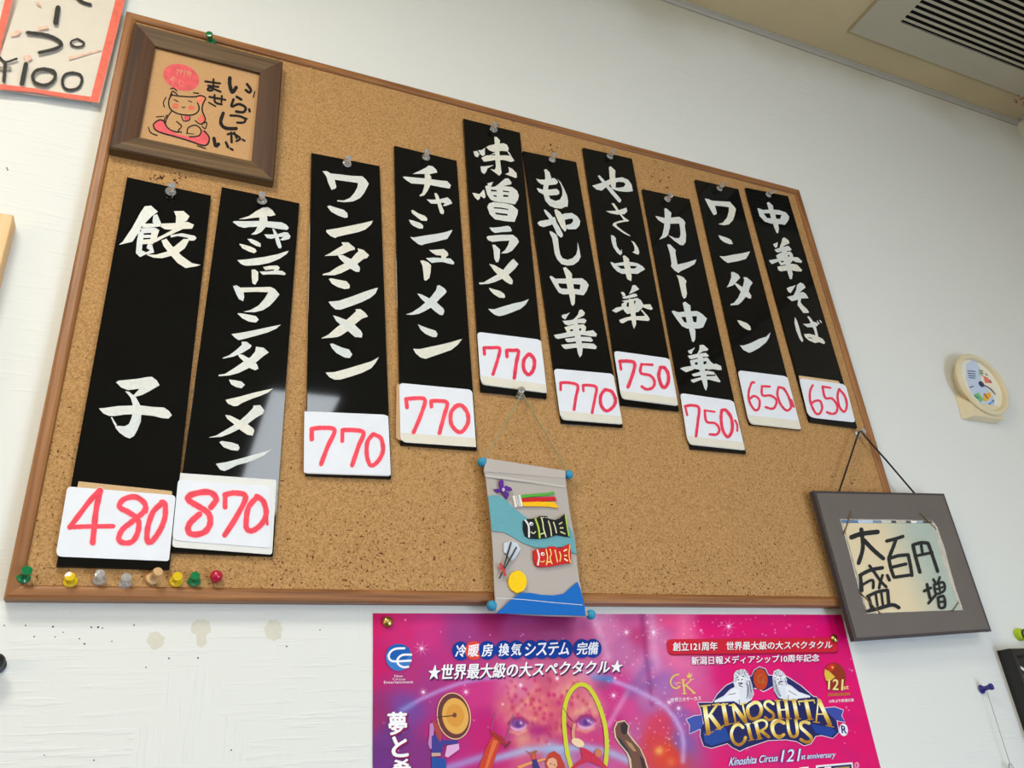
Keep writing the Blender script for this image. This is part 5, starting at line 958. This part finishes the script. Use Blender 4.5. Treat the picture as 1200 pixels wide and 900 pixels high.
gold(m, A8, div("44: 606,235 642,432;13: 562,232 650,222;13: 600,452 690,430;20: 702,235 735,418;13: 668,238 722,230;13: 708,430 772,412;42: 712,238 838,408;18: 806,222 848,402;13: 782,226 842,216"), 215, 440)
gold(m, A8, "36: 930,208 870,250 862,310 890,370 940,378 990,340 1004,270 975,215 930,208", 190, 400)
gold(m, A8, "28: 1130,222 1090,196 1050,206 1042,245 1080,285 1128,325 1130,370 1085,392 1045,362", 180, 400)
gold(m, A9, div("36: 103,195 128,372;12: 72,190 132,184;12: 98,382 160,376;36: 186,190 212,372;12: 156,186 216,180;12: 184,382 244,376;16: 112,288 200,280;40: 272,186 308,372;12: 236,184 306,178;12: 276,384 342,378;40: 398,195 440,376;18: 322,198 480,184;10: 322,198 332,232;10: 480,184 490,214;12: 404,390 474,384"), 175, 390)
gold(m, A9, div("16: 528,190 506,404;42: 536,190 650,438;14: 512,330 592,330;12: 478,412 540,418;12: 612,450 690,466"), 170, 470)
gold(m, A8, "32: 812,470 770,440 715,465 690,540 715,620 770,652 820,620 838,575", 430, 680)
gold(m, A8, div("34: 862,438 900,590;11: 836,440 890,430;11: 872,608 930,596;38: 946,420 985,580;11: 916,424 960,412;11: 956,596 1014,584;34: 1010,510 1082,568"), 400, 620); gold(m, A8, "24: 955,410 1015,392 1060,420 1052,470 990,508", 390, 600)
gold(m, A8, "32: 1190,400 1150,400 1115,440 1120,510 1165,560 1205,560", 380, 580)
gold(m, A9, "34: 168,425 115,402 62,430 48,490 78,555 125,572 165,545", 395, 600); gold(m, A9, "32: 205,400 218,500 245,560 285,565 308,530 300,440 292,400", 390, 590); gold(m, A9, "34: 430,425 385,412 345,430 350,475 410,530 455,580 440,618 395,622 345,596", 400, 640)
m.build('gold_name_lettering', PRINT, pos)
m = MB(); shape(m, A9, oval(793, 495, 46, 66, -6), Q, (240, 232, 244)); text(m, 'R', [(985.5, 850), (991.5, 851.2), (992.3, 859.6), (986.8, 859)], Q - 5e-5, (36, 40, 110), .03); m.build('registered_mark', PRINT, pos)
m = MB(); shape(m, A7, oval(742, 395, 92, 122, -14), Q, (150, 52, 30)); shape(m, A7, P("650,330 690,350 740,400 690,440 660,430 645,380"), Q - 3e-5, (226, 190, 70)); shape(m, A7, P("660,310 700,280 745,290 730,340 690,350"), Q - 3e-5, (206, 50, 40)); shape(m, A7, P("705,305 730,310 715,330"), Q - 5e-5, (240, 180, 90))
text(m, '121', [(971, 796.5), (988.5, 796.8), (988, 810), (970.5, 808.6)], Q - 8e-5, (120, 60, 30), .05); text(m, '121', [(971, 796), (988.3, 796.2), (987.5, 809), (970.5, 807.8)], Q - 1.1e-4, (246, 226, 150), .02); text(m, 'st', [(988.5, 804), (994.5, 803.5), (994.5, 807.6), (988.5, 808)], Q - 1.1e-4, (240, 214, 140), .02)
S(m, A7, "676,545 868,538 872,560 680,568", (206, 120, 60), 6e-5); text(m, 'anniversary', [(971, 812.8), (995, 812), (995.6, 814.6), (971.6, 815.4)], Q - 1e-4, (150, 40, 40), .01); text(m, '10年ぶり新潟公演', [(971.6, 820), (1000.2, 818.3), (1000.6, 822), (972, 823.8)], Q, (244, 236, 244), .02); m.build('anniversary_badge', PRINT, pos)
m = MB()
for b_, c_, d_, q in ((.075, (60, 60, 150), 0, 0), (.012, (232, 228, 246), 5e-5, 0)):
    text(m, 'Kinoshita Circus', [(857, 887.8), (912.5, 883.8), (911, 892), (854, 897.5)], Q - d_, c_, b_); text(m, '121', [(917.5, 879), (938.5, 877.2), (936, 891.8), (915, 893)], Q - d_, c_, b_ * .7); text(m, 'st anniversary', [(939.5, 884), (979.5, 881.2), (978, 889.5), (938.5, 891.8)], Q - d_, c_, b_)
m.build('script_line', PRINT, pos)
m = MB(); rimw = (240, 232, 240); shape(m, PX, P("956,897 999,893.3 1003,925 958,925"), Q, rimw); shape(m, PX, P("958.5,899 997.6,895.6 1001,925 960,925"), Q - 3e-5, NV); shape(m, PX, P("978,899.5 995.5,898 998.5,925 980,925"), Q - 6e-5, (196, 160, 80)); shape(m, PX, P("936.5,899.5 947.5,898.4 949,925 938,925"), Q, rimw); shape(m, PX, P("966,899 974,898.2 976,925 968,925"), Q - 6e-5, rimw)
shape(m, PX, oval(1004, 897, 2.8, 4), Q, (240, 150, 190)); text(m, 'R', [(1002.8, 894.8), (1005, 894.8), (1005.4, 899), (1003, 899)], Q - 4e-5, (190, 30, 90), .03); m.build('large_lettering', PRINT, pos)
tack((454.3, 729), PY - .0012, .0046, 'brass drawing pin at the left top corner of the circus poster', 'brass pins holding the poster'); tack((977.5, 748.5), PY - .0012, .0046, 'brass drawing pin at the right end of the poster banner', 'brass pins holding the poster')
